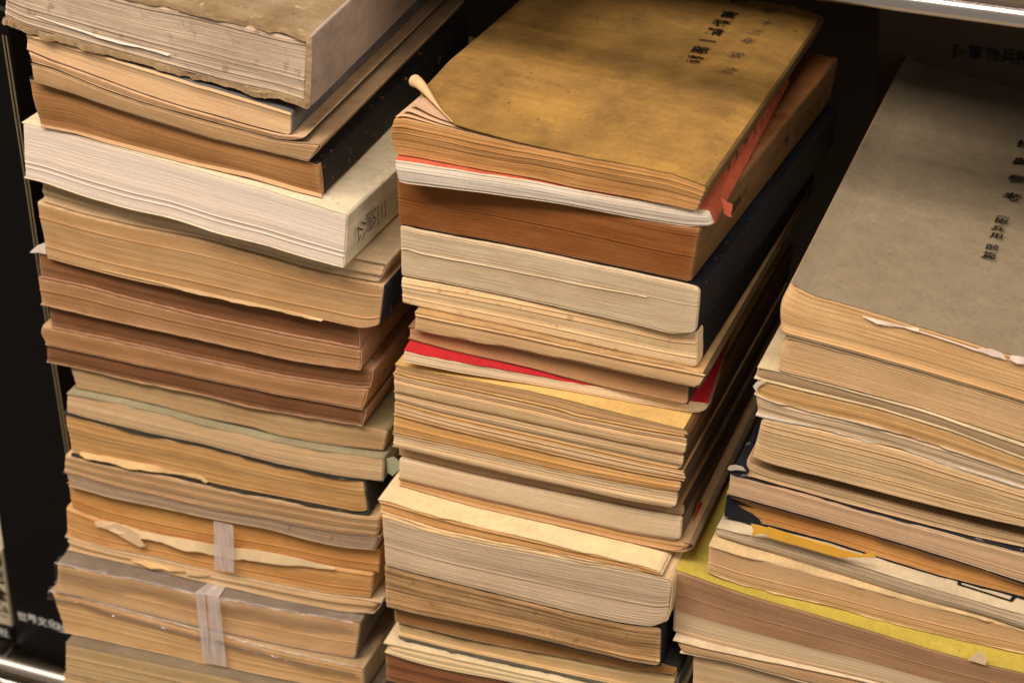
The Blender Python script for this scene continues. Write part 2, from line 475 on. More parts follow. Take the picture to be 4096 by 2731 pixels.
def glyph(name, ch, centre, xdir, ydir, size, mat, parent, bold=0.0, squash=1.0, shear=0.0):
    """one printed character laid flat on a surface"""
    cu = bpy.data.curves.new('tmp_text', 'FONT'); cu.body = ch; cu.size = size
    cu.align_x = 'CENTER'; cu.align_y = 'CENTER'; cu.offset = bold * size; cu.shear = shear
    cu.resolution_u = 3
    tmp = bpy.data.objects.new('tmp_text', cu); COL.objects.link(tmp)
    dg = bpy.context.evaluated_depsgraph_get()
    me = bpy.data.meshes.new_from_object(tmp.evaluated_get(dg))
    bpy.data.objects.remove(tmp); bpy.data.curves.remove(cu)
    if not me.vertices: return None
    co = np.array([v.co[:2] for v in me.vertices]); cc = (co.min(0) + co.max(0)) / 2
    X = Vector(xdir).normalized(); Y = Vector(ydir); Y = (Y - X * Y.dot(X)).normalized()
    Nn = X.cross(Y)
    inv = Matrix.LocRotScale(parent.location, parent.rotation_euler, None).inverted()
    for v in me.vertices:
        q = Vector(centre) + X * (v.co[0] - cc[0]) + Y * (v.co[1] - cc[1]) * squash
        v.co = inv @ q
    me.materials.clear(); me.materials.append(mat)
    me.name = name
    on = [c for c in parent.children if c.name.split('.')[0] in ('cover', 'case', 'spine', 'box_front')]
    o = bpy.data.objects.new(name, me); COL.objects.link(o); o.parent = on[0] if on and on[0].matrix_parent_inverse == Matrix() else parent
    return o

# front outlines of every book in tenths of a millimetre: key, y, yaw, pivot x (mm), top edge, bottom edge
DATA = [
('L1',0,2.0,-200,[[-675,1807],[-259,1757],[29,1721],[313,1707],[475,1688],[636,1669],[786,1651],[871,1650]],[[-727,1506],[-627,1466],[-413,1439],[-243,1412],[-17,1383],[207,1353],[448,1322],[723,1302],[842,1280]]),
('L2',0,1.0,-200,[[-628,1455],[-246,1403],[-18,1372],[283,1326],[506,1294],[753,1257]],[[-641,1364],[-491,1325],[-261,1280],[-33,1229],[194,1192],[364,1174],[554,1148],[742,1133]]),
('L3',-10,1.0,-200,[[-633,1356],[-521,1327],[-409,1303],[-298,1281],[-186,1257],[-74,1232],[38,1212],[149,1194],[261,1179],[373,1167],[484,1151],[596,1139],[708,1130],[819,1142]],[[-625,1309],[-489,1293],[-261,1232],[-32,1188],[197,1161],[367,1140],[558,1121],[693,1105],[792,1117],[817,1127]]),
('L4',-10,1.0,-200,[[-618,1302],[-501,1288],[-385,1259],[-268,1228],[-151,1205],[-35,1183],[82,1169],[199,1155],[315,1140],[432,1128],[549,1116],[665,1102],[782,1109],[898,1121]],[[-615,1208],[-503,1191],[-386,1175],[-213,1138],[18,1101],[360,1053],[552,1039],[662,1030],[834,1017]]),
('L5',20,0.0,-200,[[-671,1202],[-552,1193],[-432,1175],[-313,1153],[-194,1129],[-75,1110],[44,1091],[163,1074],[283,1058],[402,1044],[521,1035],[640,1026],[759,1017],[878,1011]],[[-640,948],[-437,945],[-257,923],[-18,906],[238,885],[499,875],[745,845],[885,834]]),
('L6',0,-3.0,-200,[[-758,942],[-580,937],[-378,926],[-100,906],[234,879],[555,857],[814,834],[1050,806]],[[-793,626],[-675,625],[-421,592],[-168,576],[83,579],[327,549],[591,542],[807,522],[1020,513]]),
('L7',90,-1.0,-200,[[-734,619],[-586,607],[-439,588],[-291,578],[-143,571],[4,572],[152,564],[300,546],[447,540],[595,535],[743,522],[890,513],[1038,507],[1186,507]],[[-739,475],[-483,449],[-230,442],[20,442],[165,446],[528,421],[765,397],[1000,392],[1151,397]]),
('L8',70,-1.0,-200,[[-767,469],[-617,456],[-467,443],[-317,438],[-167,436],[-18,436],[132,439],[282,432],[432,422],[582,410],[732,394],[881,388],[1031,387],[1181,391]],[[-751,151],[-510,136],[-253,126],[1,126],[148,124],[518,120],[820,129],[1086,125],[1148,161]]),
('L9',110,0.0,-200,[[-821,145],[-680,141],[-540,132],[-399,126],[-259,120],[-118,120],[22,120],[163,118],[304,117],[444,115],[585,116],[725,120],[866,122],[1006,120]],[[-827,4],[-544,4],[-289,-17],[112,-36],[545,-42],[1015,-36]]),
('L10',110,0.0,-200,[[-842,-2],[-698,-2],[-555,-2],[-412,-13],[-268,-24],[-125,-31],[18,-37],[161,-42],[305,-45],[448,-47],[591,-48],[735,-46],[878,-44],[1021,-42]],[[-842,-164],[-763,-166],[-435,-175],[14,-178],[413,-186],[659,-190],[1015,-160]]),
('L11',140,0.0,-200,[[-820,-171],[-675,-175],[-530,-179],[-385,-181],[-240,-182],[-94,-183],[51,-184],[196,-187],[341,-190],[486,-193],[631,-195],[776,-186],[921,-173],[1067,-166]],[[-823,-320],[-469,-318],[-208,-321],[72,-324],[513,-322],[944,-299],[1049,-277]]),
('L12',130,0.0,-200,[[-883,-326],[-735,-326],[-588,-325],[-440,-324],[-292,-326],[-144,-327],[4,-329],[151,-330],[299,-329],[447,-328],[595,-323],[742,-316],[890,-308],[1038,-286]],[[-864,-431],[-609,-430],[-214,-433],[68,-435],[512,-432],[1005,-417]]),
('L13',140,0.0,-200,[[-867,-437],[-723,-437],[-578,-436],[-433,-438],[-288,-439],[-143,-440],[2,-441],[147,-441],[291,-440],[436,-439],[581,-436],[726,-431],[871,-427],[1016,-423]],[[-882,-555],[-751,-551],[-364,-556],[30,-549],[372,-563],[688,-546],[997,-527]]),
('L14',160,0.0,-200,[[-767,-557],[-621,-558],[-475,-560],[-329,-561],[-183,-559],[-38,-556],[108,-558],[254,-564],[400,-568],[546,-560],[692,-552],[838,-543],[984,-534],[1129,-533]],[[-742,-702],[-524,-694],[-191,-696],[29,-712],[356,-702],[480,-722],[799,-706],[1102,-671]]),
('L15',110,0.0,-200,[[-760,-708],[-682,-706],[-496,-700],[-164,-704],[55,-717],[504,-727],[943,-699],[1123,-677]],[[-778,-837],[-580,-848],[-245,-853],[44,-846],[238,-856],[495,-866],[875,-855],[1117,-828]]),
('L16',120,0.0,-200,[[-798,-843],[-659,-849],[-519,-855],[-380,-857],[-241,-859],[-102,-856],[37,-852],[177,-859],[316,-865],[455,-870],[594,-869],[733,-865],[873,-861],[1012,-846]],[[-787,-1134],[-552,-1138],[-278,-1123],[58,-1121],[279,-1119],[669,-1100],[987,-1089],[1026,-1068]]),
('L17',110,0.0,-200,[[-825,-1140],[-678,-1142],[-531,-1143],[-384,-1135],[-236,-1129],[-89,-1128],[58,-1127],[205,-1126],[352,-1122],[499,-1115],[646,-1107],[793,-1102],[941,-1097],[1088,-1074]],[[-846,-1250],[-561,-1268],[-218,-1264],[8,-1268],[407,-1244],[796,-1226],[1074,-1189]]),
('L18',110,0.0,-200,[[-847,-1256],[-698,-1265],[-550,-1274],[-401,-1272],[-252,-1270],[-103,-1272],[46,-1272],[194,-1263],[343,-1253],[492,-1246],[641,-1239],[790,-1232],[939,-1213],[1087,-1195]],[[-827,-1348],[-572,-1364],[-227,-1350],[1,-1347],[402,-1322],[727,-1332],[897,-1322],[1061,-1292]]),
('L19',140,0.0,-200,[[-857,-1354],[-708,-1361],[-560,-1370],[-411,-1364],[-263,-1357],[-115,-1355],[34,-1351],[182,-1342],[330,-1332],[479,-1330],[627,-1335],[775,-1335],[924,-1323],[1072,-1298]],[[-857,-1526],[-683,-1561],[-543,-1567],[-417,-1571],[11,-1554],[172,-1541],[508,-1510],[836,-1495],[1061,-1468]]),
('L20',130,0.0,-200,[[-884,-1532],[-737,-1556],[-589,-1571],[-442,-1576],[-295,-1572],[-147,-1566],[0,-1560],[147,-1549],[294,-1535],[442,-1522],[589,-1512],[736,-1505],[883,-1495],[1031,-1478]],[[-905,-1725],[-842,-1746],[-628,-1748],[-274,-1726],[-42,-1734],[435,-1706],[767,-1686],[1014,-1643]]),
('L21',120,0.0,-200,[[-907,-1731],[-754,-1753],[-601,-1752],[-448,-1743],[-296,-1734],[-143,-1737],[10,-1737],[162,-1728],[315,-1719],[468,-1710],[620,-1701],[773,-1691],[926,-1664],[1079,-1649]],[[-904,-1831],[-631,-1827],[-348,-1821],[-45,-1821],[126,-1814],[433,-1811],[860,-1784],[1039,-1741]]),
('L22',30,2.0,-200,[[-904,-1841],[-664,-1833],[-498,-1830],[-22,-1831],[123,-1824],[535,-1811],[827,-1792],[977,-1774]],[[-930,-2062],[-804,-2052],[-525,-2063],[-43,-2077],[131,-2076],[520,-2073],[785,-2061],[939,-2047]]),
('L23',10,0.0,-200,[[-982,-2068],[-829,-2060],[-676,-2063],[-523,-2069],[-370,-2074],[-217,-2078],[-64,-2083],[89,-2082],[242,-2081],[395,-2080],[548,-2078],[701,-2071],[854,-2061],[1007,-2053]],[[-934,-2372],[-628,-2354],[-268,-2338],[15,-2328],[139,-2313],[457,-2296],[853,-2263],[1003,-2242]]),
('L24',-65,0.0,-200,[[-876,-2375],[-585,-2358],[-227,-2343],[177,-2317],[537,-2300],[1072,-2253]],[[-912,-2618],[-613,-2603],[105,-2562],[1065,-2476]]),
('L25',-75,0.0,-200,[[-920,-2624],[-767,-2617],[-614,-2609],[-461,-2600],[-308,-2592],[-155,-2583],[-2,-2574],[151,-2564],[303,-2550],[456,-2536],[609,-2523],[762,-2509],[915,-2495],[1068,-2482]],[[-931,-2808],[-190,-2760],[1064,-2650]]),
('M1',0,-2.0,0,[[-748,1292],[-711,1312],[-563,1302],[-296,1293],[69,1284],[395,1284],[594,1283],[720,1259],[754,1249]],[[-748,1121],[-620,1125],[-457,1125],[-296,1123],[-31,1131],[146,1122],[402,1126],[720,1121]]),
('M2',-15,1.0,0,[[-725,1116],[-704,1116],[-601,1119],[-442,1119],[-284,1118],[-100,1123],[148,1116],[401,1114],[766,1115]],[[-708,1012],[-648,1007],[-577,1012],[-284,1025],[28,1033],[151,1033],[455,1023],[678,1024],[789,1047]]),
('M3',35,-5.0,0,[[-773,1006],[-657,1001],[-540,1008],[-424,1013],[-308,1018],[-192,1021],[-76,1024],[40,1027],[156,1027],[272,1023],[388,1020],[504,1018],[620,1018],[736,1029]],[[-765,722],[-658,724],[-485,729],[-315,741],[-37,750],[149,753],[416,762],[713,765]]),
('M4',15,-5.0,0,[[-751,717],[-635,719],[-518,722],[-401,729],[-285,736],[-168,740],[-52,744],[65,746],[182,748],[298,752],[415,756],[532,757],[648,758],[765,759]],[[-748,449],[-479,463],[-218,474],[-24,478],[164,481],[436,486],[678,482],[761,509]]),
('M5',25,-3.0,0,[[-739,443],[-624,449],[-508,455],[-393,460],[-278,465],[-163,469],[-48,471],[67,473],[182,475],[297,477],[412,479],[527,478],[642,477],[757,502]],[[-740,311],[-661,308],[-375,310],[-165,312],[164,311],[435,311],[766,318]]),
('M6',-5,-2.0,0,[[-651,302],[-538,303],[-425,304],[-312,305],[-199,306],[-86,306],[27,305],[140,305],[253,305],[366,305],[480,306],[593,309],[706,311],[819,312]],[[-654,199],[-347,208],[-178,218],[99,219],[175,223],[446,219],[788,227]]),
('M7',35,-1.0,0,[[-698,193],[-589,195],[-479,198],[-369,201],[-260,207],[-150,213],[-41,213],[69,213],[178,217],[288,215],[397,214],[507,215],[617,217],[726,220]],[[-700,123],[-474,107],[-79,102],[119,92],[329,82],[545,83],[728,83]]),
('M8',5,5.0,0,[[-685,116],[-500,103],[-174,97],[95,87],[280,79],[443,77],[673,77],[822,77]],[[-689,55],[-391,39],[-11,35],[171,30],[490,19],[760,13],[803,23]]),
('M9',-40,-2.0,0,[[-746,5],[-681,4],[-416,11],[-164,21],[4,28],[193,23],[465,14],[580,11],[757,7]],[[-752,-49],[-682,-55],[-277,-48],[117,-46],[195,-60],[469,-52],[762,-34]]),
('M10',-40,-2.0,0,[[-760,-55],[-643,-60],[-527,-58],[-410,-56],[-293,-54],[-176,-53],[-60,-52],[57,-52],[174,-62],[290,-63],[407,-60],[524,-55],[641,-48],[757,-41]],[[-757,-160],[-508,-159],[-162,-155],[198,-153],[473,-146],[751,-134]]),
('M11',-34,-2.0,0,[[-762,-166],[-646,-166],[-530,-165],[-414,-164],[-298,-163],[-182,-161],[-66,-160],[51,-160],[167,-159],[283,-156],[399,-153],[515,-150],[631,-145],[747,-140]],[[-757,-231],[-511,-244],[-163,-243],[199,-240],[530,-238],[740,-233]]),
('M12',-39,-2.0,0,[[-759,-237],[-642,-243],[-526,-249],[-409,-250],[-292,-249],[-175,-249],[-59,-248],[58,-247],[175,-246],[292,-245],[408,-244],[525,-244],[642,-241],[758,-239]],[[-763,-300],[-510,-310],[-161,-314],[203,-315],[480,-309],[765,-289]]),
('M13',-36,-2.0,0,[[-765,-306],[-649,-311],[-533,-315],[-417,-317],[-301,-319],[-185,-320],[-69,-321],[47,-321],[163,-321],[279,-319],[395,-317],[511,-313],[627,-305],[743,-297]],[[-772,-410],[-453,-404],[-161,-400],[204,-397],[483,-382],[736,-363]]),
('M14',-41,-2.0,0,[[-770,-416],[-654,-414],[-538,-412],[-422,-410],[-307,-408],[-191,-406],[-75,-405],[41,-404],[157,-403],[273,-399],[389,-393],[505,-386],[621,-378],[736,-369]],[[-772,-494],[-570,-493],[-158,-493],[129,-485],[489,-478],[723,-456]]),
('M15',19,-2.0,0,[[-769,-500],[-652,-500],[-535,-499],[-417,-499],[-300,-499],[-183,-499],[-66,-496],[51,-493],[168,-490],[285,-488],[402,-486],[519,-481],[636,-470],[753,-462]],[[-766,-583],[-476,-585],[-297,-584],[111,-570],[474,-555],[753,-536]]),
('M16',-11,-1.0,0,[[-750,-589],[-635,-590],[-520,-591],[-405,-591],[-290,-590],[-175,-586],[-59,-582],[56,-578],[171,-574],[286,-569],[401,-564],[516,-558],[631,-550],[746,-543]],[[-750,-702],[-461,-702],[-283,-705],[204,-702],[487,-699],[748,-676]]),
('M17',-1,-1.0,0,[[-753,-708],[-633,-708],[-512,-708],[-392,-709],[-271,-711],[-151,-711],[-31,-710],[90,-709],[210,-708],[331,-706],[451,-705],[572,-697],[692,-687],[813,-682]],[[-750,-750],[-465,-767],[-287,-773],[203,-764],[487,-765],[742,-757],[806,-728]]),
('M18',-140,-1.0,0,[[-811,-756],[-692,-759],[-411,-775],[-235,-778],[55,-773],[249,-775],[529,-770],[689,-785]],[[-800,-830],[-677,-844],[-502,-861],[-234,-855],[250,-831],[531,-818],[698,-815]]),
('M19',-150,0.0,0,[[-784,-838],[-666,-851],[-547,-863],[-429,-865],[-311,-863],[-192,-859],[-74,-853],[45,-847],[163,-842],[282,-836],[400,-830],[518,-824],[637,-822],[755,-821]],[[-774,-1154],[-587,-1162],[-347,-1166],[7,-1170],[263,-1175],[547,-1165],[704,-1146],[744,-1101]]),
('M20',-140,0.0,0,[[-784,-1160],[-669,-1165],[-554,-1169],[-438,-1170],[-323,-1172],[-208,-1173],[-93,-1175],[22,-1176],[138,-1178],[253,-1181],[368,-1177],[483,-1173],[598,-1165],[713,-1142]],[[-781,-1445],[-598,-1445],[-412,-1434],[67,-1415],[267,-1416],[556,-1415],[720,-1399]]),
('M21',-90,0.0,0,[[-761,-1451],[-641,-1451],[-520,-1446],[-400,-1440],[-280,-1435],[-159,-1430],[-39,-1425],[81,-1421],[202,-1422],[322,-1422],[442,-1421],[562,-1420],[683,-1409],[803,-1405]],[[-756,-1577],[-621,-1577],[-310,-1574],[52,-1548],[254,-1531],[546,-1517],[790,-1480]]),
('M22',-70,0.0,0,[[-745,-1583],[-626,-1583],[-506,-1582],[-387,-1580],[-268,-1577],[-149,-1568],[-30,-1560],[89,-1550],[208,-1540],[327,-1533],[446,-1528],[565,-1520],[684,-1502],[803,-1486]],[[-741,-1695],[-441,-1695],[-73,-1682],[347,-1669],[787,-1647]]),
('M23',-115,0.0,0,[[-811,-1713],[-688,-1706],[-424,-1702],[-57,-1688],[361,-1675],[800,-1653]],[[-806,-1781],[-664,-1796],[-486,-1797],[-178,-1771],[337,-1739],[804,-1715]]),
('M24',-105,0.0,0,[[-815,-1787],[-690,-1799],[-564,-1802],[-439,-1799],[-313,-1788],[-188,-1778],[-62,-1770],[63,-1762],[189,-1754],[314,-1746],[440,-1740],[565,-1734],[691,-1727],[816,-1721]],[[-815,-1987],[-180,-1967],[812,-1902]]),
('R1',0,-1.0,200,[[-846,833],[-756,794],[-609,780],[-366,749],[-222,733],[16,698],[182,677],[493,640]],[[-879,563],[-849,560],[-584,541],[-193,504],[48,478],[215,457],[531,417]]),
('R2',-5,-1.0,200,[[-849,554],[-739,546],[-629,538],[-518,529],[-408,518],[-298,508],[-187,498],[-77,486],[33,473],[143,460],[254,446],[364,432],[474,418],[585,411]],[[-865,372],[-741,364],[-563,353],[-218,329],[76,286],[246,262],[547,219]]),
('R3',-20,-2.0,200,[[-965,366],[-863,366],[-562,347],[-216,323],[78,280],[248,255],[549,213]],[[-976,303],[-910,298],[-636,289],[-406,284],[-60,247],[260,185],[544,137]]),
('R4',-20,-2.0,200,[[-966,296],[-850,290],[-734,286],[-618,282],[-502,280],[-386,275],[-270,263],[-154,251],[-38,237],[78,214],[194,192],[310,170],[426,151],[542,131]],[[-969,217],[-901,198],[-696,186],[-445,187],[-146,159],[51,136],[272,104],[557,60]]),
('R5',-15,-2.0,200,[[-967,210],[-850,189],[-733,182],[-616,180],[-499,180],[-383,175],[-266,164],[-149,153],[-32,139],[85,125],[202,108],[318,91],[435,73],[552,55]],[[-951,108],[-853,106],[-603,99],[-286,92],[-37,63],[283,30],[567,-2]]),
('R6',-25,-2.0,200,[[-922,101],[-808,99],[-694,96],[-580,92],[-466,90],[-352,87],[-238,80],[-124,67],[-10,55],[104,43],[218,30],[333,18],[447,5],[561,-7]],[[-951,-121],[-880,-139],[-715,-144],[-406,-153],[-104,-164],[94,-169],[314,-167],[558,-166]]),
('R7',15,-2.0,200,[[-971,-171],[-875,-210],[-717,-214],[-509,-221],[-100,-240],[322,-252],[569,-255]],[[-970,-266],[-870,-271],[-501,-292],[-91,-308],[111,-311],[330,-306],[578,-307]]),
('R8',5,-3.0,200,[[-1056,-272],[-871,-277],[-501,-298],[-243,-308],[33,-316],[333,-314],[562,-317]],[[-1060,-414],[-859,-422],[-591,-432],[-225,-451],[54,-471],[362,-499],[556,-514]]),
('R9',45,-3.0,200,[[-1074,-420],[-949,-425],[-824,-429],[-699,-434],[-574,-439],[-449,-446],[-324,-452],[-199,-459],[-74,-468],[51,-477],[176,-488],[301,-499],[426,-510],[551,-520]],[[-1075,-561],[-927,-575],[-856,-564],[-550,-570],[-320,-590],[-27,-609],[197,-610],[374,-610],[548,-609]]),
('R10',-45,-4.0,200,[[-1096,-591],[-931,-581],[-839,-570],[-632,-574],[-484,-584],[-328,-595],[-202,-604],[-15,-615],[211,-619],[387,-623],[563,-634]],[[-1103,-644],[-925,-653],[-831,-654],[-523,-673],[-399,-679],[-188,-690],[-18,-695],[222,-691],[400,-707],[576,-717]]),
('R11',-60,-1.0,200,[[-1108,-650],[-933,-662],[-815,-663],[-514,-679],[-393,-685],[-186,-696],[-17,-701],[223,-703],[401,-721],[557,-740]],[[-1107,-819],[-947,-843],[-799,-847],[-496,-845],[-268,-856],[-9,-861],[195,-862],[420,-846],[574,-845]]),
('R12',-165,-4.5,200,[[-1264,-825],[-1196,-826],[-939,-849],[-788,-853],[-411,-855],[8,-867],[214,-866],[436,-852],[570,-851]],[[-1259,-1209],[-1080,-1210],[-759,-1188],[-449,-1166],[-218,-1151],[478,-1117],[612,-1107]]),
('R13',-165,-2.0,200,[[-1233,-1215],[-1091,-1216],[-949,-1207],[-806,-1198],[-664,-1187],[-522,-1177],[-379,-1167],[-237,-1158],[-95,-1151],[47,-1144],[190,-1137],[332,-1130],[474,-1123],[617,-1113]],[[-1193,-1289],[-1107,-1280],[-949,-1264],[-563,-1269],[-203,-1268],[497,-1265],[633,-1265]]),
('R14',-135,-2.0,200,[[-1134,-1289],[-997,-1275],[-860,-1271],[-724,-1273],[-587,-1275],[-450,-1275],[-313,-1274],[-176,-1274],[-40,-1273],[97,-1273],[234,-1272],[371,-1271],[508,-1271],[644,-1271]],[[-1124,-1497],[-550,-1480],[523,-1461],[661,-1460]]),
]

# ------------------------------------------------------------------ how each book looks
GL, GM, GR = 'books in the left stack', 'books in the middle stack', 'books in the right stack'
S = {}
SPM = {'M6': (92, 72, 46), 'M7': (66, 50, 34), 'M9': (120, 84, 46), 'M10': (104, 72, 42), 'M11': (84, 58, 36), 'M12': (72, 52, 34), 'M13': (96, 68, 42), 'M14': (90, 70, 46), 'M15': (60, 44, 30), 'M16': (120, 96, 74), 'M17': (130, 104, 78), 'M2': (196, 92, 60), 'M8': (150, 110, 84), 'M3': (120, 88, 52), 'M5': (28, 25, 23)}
def sty(key, label, c1, cover, **k):
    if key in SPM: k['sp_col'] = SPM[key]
    g = {'L': GL, 'M': GM, 'R': GR}[key[0]]
    S[key] = dict(label=label, c1=c1, cover=cover, group=g, seed=sum(ord(ch) * (i + 3) * 13 for i, ch in enumerate(key)), **k)
# left stack, from the top
sty('L1', 'huge thick grey book with crumbling ragged boards topping the left stack', (200, 172, 140), (164, 138, 102), c2=(172, 142, 112), cover2=(122, 94, 60), ct=3.0, ov=1.0, jag=1.3, wave=.9, dense=170, rim=(206, 164, 116), lines=.30, spots=.9, amp=.35, proud=.14, depth=225, rc=1.2, wear=(190, 160, 110), bulge=.6, sp_col=(196, 168, 144), cscale=1.6, streak=.8)
sty('L2', 'peach-edged book squeezed right under the huge grey book', (226, 180, 128), (120, 112, 104), c2=(208, 158, 108), ct=.5, ov=-.3, lines=.17, rr=.3)
sty('L3', 'thin booklet with a dark green spine under the peach-edged book', (196, 148, 100), (42, 46, 36), ct=.3, ov=-.4, rl=3, rr=3, sp_col=(42, 46, 36), top=0)
sty('L4', 'slim tan paperback with lettered spine beneath the thin green-spined booklet', (190, 145, 95), (176, 138, 98), ct=.35, bow=.6, ov=.1)
sty('L5', 'brown-edged book with torn black spine lying on the big white book', (170, 118, 68), (36, 32, 30), c2=(142, 92, 46), ct=.7, ov=-.4, rough=.6, wear=(150, 110, 75), jag=.5, sag=2.4, bow=1.0, bottom=0, sp_in=3, rub=.35)
sty('L6', 'big clean white book with handwritten characters on its cream spine', (244, 218, 190), (230, 210, 172), c2=(236, 206, 174), ct=.4, ov=.1, lines=.10, coarse=.4, rl=2.2, depth=215, mott=.2, cover2=(216, 192, 152), dirt=.3, rub=.3)
sty('L7', 'soft beige book in the shade right below the big white book', (212, 176, 130), (196, 164, 122), c2=(190, 152, 104), ct=.4, lines=.16, bow=.9)
sty('L8', 'thick tan book with frayed navy cloth spine and loose bottom sheets', (196, 150, 98), (44, 46, 56), c2=(176, 128, 76), ct=.6, ov=-.9, wear=(150, 145, 150), bottom=0, top=0, lines=.18, proud=.09)
sty('L9', 'dark brown book with pink-edged cover beneath the navy-spined book', (138, 89, 53), (198, 138, 100), c2=(116, 68, 36), ct=.65, ov=.45, top=0, lines=.16)
sty('L10', 'mid brown book under the dark brown one beneath the navy-spined book', (178, 128, 82), (200, 150, 104), c2=(158, 106, 62), ct=.65, ov=.45, lines=.16, top=0, jag=.4)
sty('L11', 'dark brown book set back at left between two lighter brown books', (138, 89, 53), (196, 140, 104), c2=(116, 68, 36), ct=.65, ov=.45, lines=.15, top=0)
sty('L12', 'lighter brown book jutting left beneath the set-back dark book', (172, 122, 76), (200, 148, 100), c2=(148, 98, 58), ct=.65, ov=.4, lines=.16, top=0, rl=2.5, barrel=2)
sty('L13', 'lowest of the dark brown books, overhanging a greenish book', (130, 82, 49), (190, 146, 100), c2=(108, 62, 34), ct=.6, ov=.45, lines=.16, top=0, jag=.5)
sty('L14', 'shaded beige book lying on a book with pale green cover', (192, 152, 104), (150, 128, 86), c2=(176, 132, 84), ct=.35, ov=-.2, lines=.10, rl=4, coarse=.3)
sty('L15', 'beige-edged book with pale green cover and torn green spine end', (212, 172, 122), (162, 146, 110), c2=(196, 152, 102), ct=.5, ov=0, lines=.12, coarse=.4, jag=.3, bottom=0)
sty('L16', 'brown-edged book in thin black covers with broken torn sheets', (200, 150, 90), (64, 60, 50), c2=(178, 124, 64), ct=1.5, ov=.5, jag=.7, lines=.22, proud=.16, amp=.3, wear=(110, 100, 80), wave=.5)
sty('L17', 'tan book with orange-edged cover under the black-covered book', (190, 148, 100), (220, 152, 96), c2=(170, 126, 80), ct=.4, ov=.1, top=0, lines=.13)
sty('L18', 'slim grey-brown book over the amber books bound with tape', (172, 140, 108), (176, 140, 104), c2=(158, 126, 92), ct=.3, lines=.10, coarse=.3, spots=.1, rl=2.5, rr=2)
sty('L19', 'upper amber book strapped by the short piece of tape', (208, 146, 78), (190, 132, 76), c2=(186, 120, 56), ct=.3, lines=.14, bottom=0, rl=2.5)
sty('L20', 'lower amber book with a torn cream sheet hanging out above it', (214, 154, 88), (204, 160, 104), c2=(190, 124, 60), ct=.4, lines=.15, top=0, rl=2)
sty('L21', 'thin soft pale book lying on the plastic-wrapped books', (216, 176, 126), (222, 186, 140), c2=(200, 154, 102), ct=.4, ov=.3, lines=.08, bow=.8, rr=5, rl=4)
sty('L22', 'upper plastic-wrapped tan book under the long strap of tape', (216, 168, 114), (142, 122, 100), c2=(190, 140, 86), ct=.4, lines=.10, coarse=.3, cover2=(116, 100, 82))
sty('L23', 'lower plastic-wrapped tan book under the long strap of tape', (212, 166, 108), (196, 160, 116), c2=(194, 142, 86), ct=.35, lines=.12, rl=2.5, coarse=.3)
sty('L24', 'tan book right beneath the two plastic-wrapped books', (200, 162, 110), (140, 120, 92), c2=(184, 142, 92), ct=.4, lines=.12)
sty('L25', 'bottom tan book of the left stack, cut by the picture edge', (214, 172, 118), (204, 158, 104), ct=.4, lines=.12)
# middle stack, from the top
sty('M1', 'old golden yellow book with curled corner topping the middle stack', (198, 142, 80), (176, 130, 64), c2=(166, 108, 52), cover2=(128, 94, 50), ct=.45, ov=.1, lines=.34, amp=.4, proud=.1, depth=212, bow=.5, rl=2.2, barrel=1.5, curl=1, dense=90, mott=.6, cscale=1.0, rough=.6, sag=1, bottom=0, sp_col=(120, 92, 52), streak=.8, rub=.25, dirt=.6)
sty('M2', 'thin white-edged booklet with torn orange cover under the golden book', (216, 196, 170), (216, 104, 70), c2=(198, 172, 142), ct=.3, ov=-2, lines=.26, pitch=.9, amp=.3, bow=.6, rl=2.5, rr=3, bottom=0, depth=165, rc=.9, sp_in=0, jag=.4, cover2=(176, 84, 58), streak=.8)
sty('M3', 'thick dark orange-brown book with lettered spine', (146, 87, 41), (140, 102, 62), c2=(122, 64, 22), ct=.4, ov=-.1, lines=.20, coarse=.35, top=0, bottom=0, sp_in=.6, depth=215, rr=.5, rub=.3)
sty('M4', 'thick grey-edged hardback with navy cloth spine, split across its pages', (206, 178, 138), (28, 28, 32), c2=(182, 148, 108), ct=.7, ov=-2.5, lines=.14, coarse=.35, top=1, rc=3, wear=(58, 58, 64), rough=.5, jag=.4, depth=215)
sty('M5', 'pale yellow-edged book with peeling black spine', (234, 194, 140), (30, 27, 25), c2=(220, 174, 116), ct=.35, lines=.12, coarse=.35, top=0, bottom=0, sp_in=9, jag=1.0, spots=.7, depth=205)
sty('M6', 'slim tan book with wavy cover below the black-spined book', (208, 164, 110), (196, 152, 98), c2=(188, 142, 92), ct=.4, ov=.2, lines=.09, coarse=.3, wave=.5, depth=205)
sty('M7', 'brown-edged book shaded above the red-covered booklet', (190, 138, 90), (150, 108, 72), c2=(170, 118, 72), ct=.35, lines=.09, coarse=.3, rl=2.5, depth=200)
sty('M8', 'thin booklet with bright red cover', (226, 192, 150), (176, 40, 40), c2=(214, 178, 134), ct=.25, ov=0, lines=.12, bottom=0, jag=.3, rr=3, depth=205, mott=.2, cover2=(196, 36, 42), rc=1, sp_in=2)
sty('M9', 'book with honey yellow cover under the red-covered booklet', (200, 152, 98), (238, 188, 108), c2=(184, 132, 78), ct=.5, ov=.3, lines=.15, spots=.2, rc=1.5, mott=.4)
sty('M10', 'pale tan volume just below the honey yellow book', (214, 174, 124), (208, 160, 100), c2=(200, 152, 98), ct=.2, lines=.16, amp=.3, bow=.5, groove=.03)
sty('M11', 'pale volume second below the honey yellow book', (206, 168, 120), (224, 172, 100), c2=(194, 150, 100), ct=.2, lines=.15, amp=.3, bow=.5, groove=.03)
sty('M12', 'pale volume resting on the orange-stained volume', (218, 176, 124), (206, 156, 96), c2=(200, 152, 98), ct=.2, lines=.16, amp=.3, bow=.5, groove=.03)
sty('M13', 'orange-stained volume among the pale tan volumes', (212, 158, 92), (190, 140, 86), c2=(202, 142, 72), ct=.2, lines=.15, amp=.3, bow=.5, groove=.03)
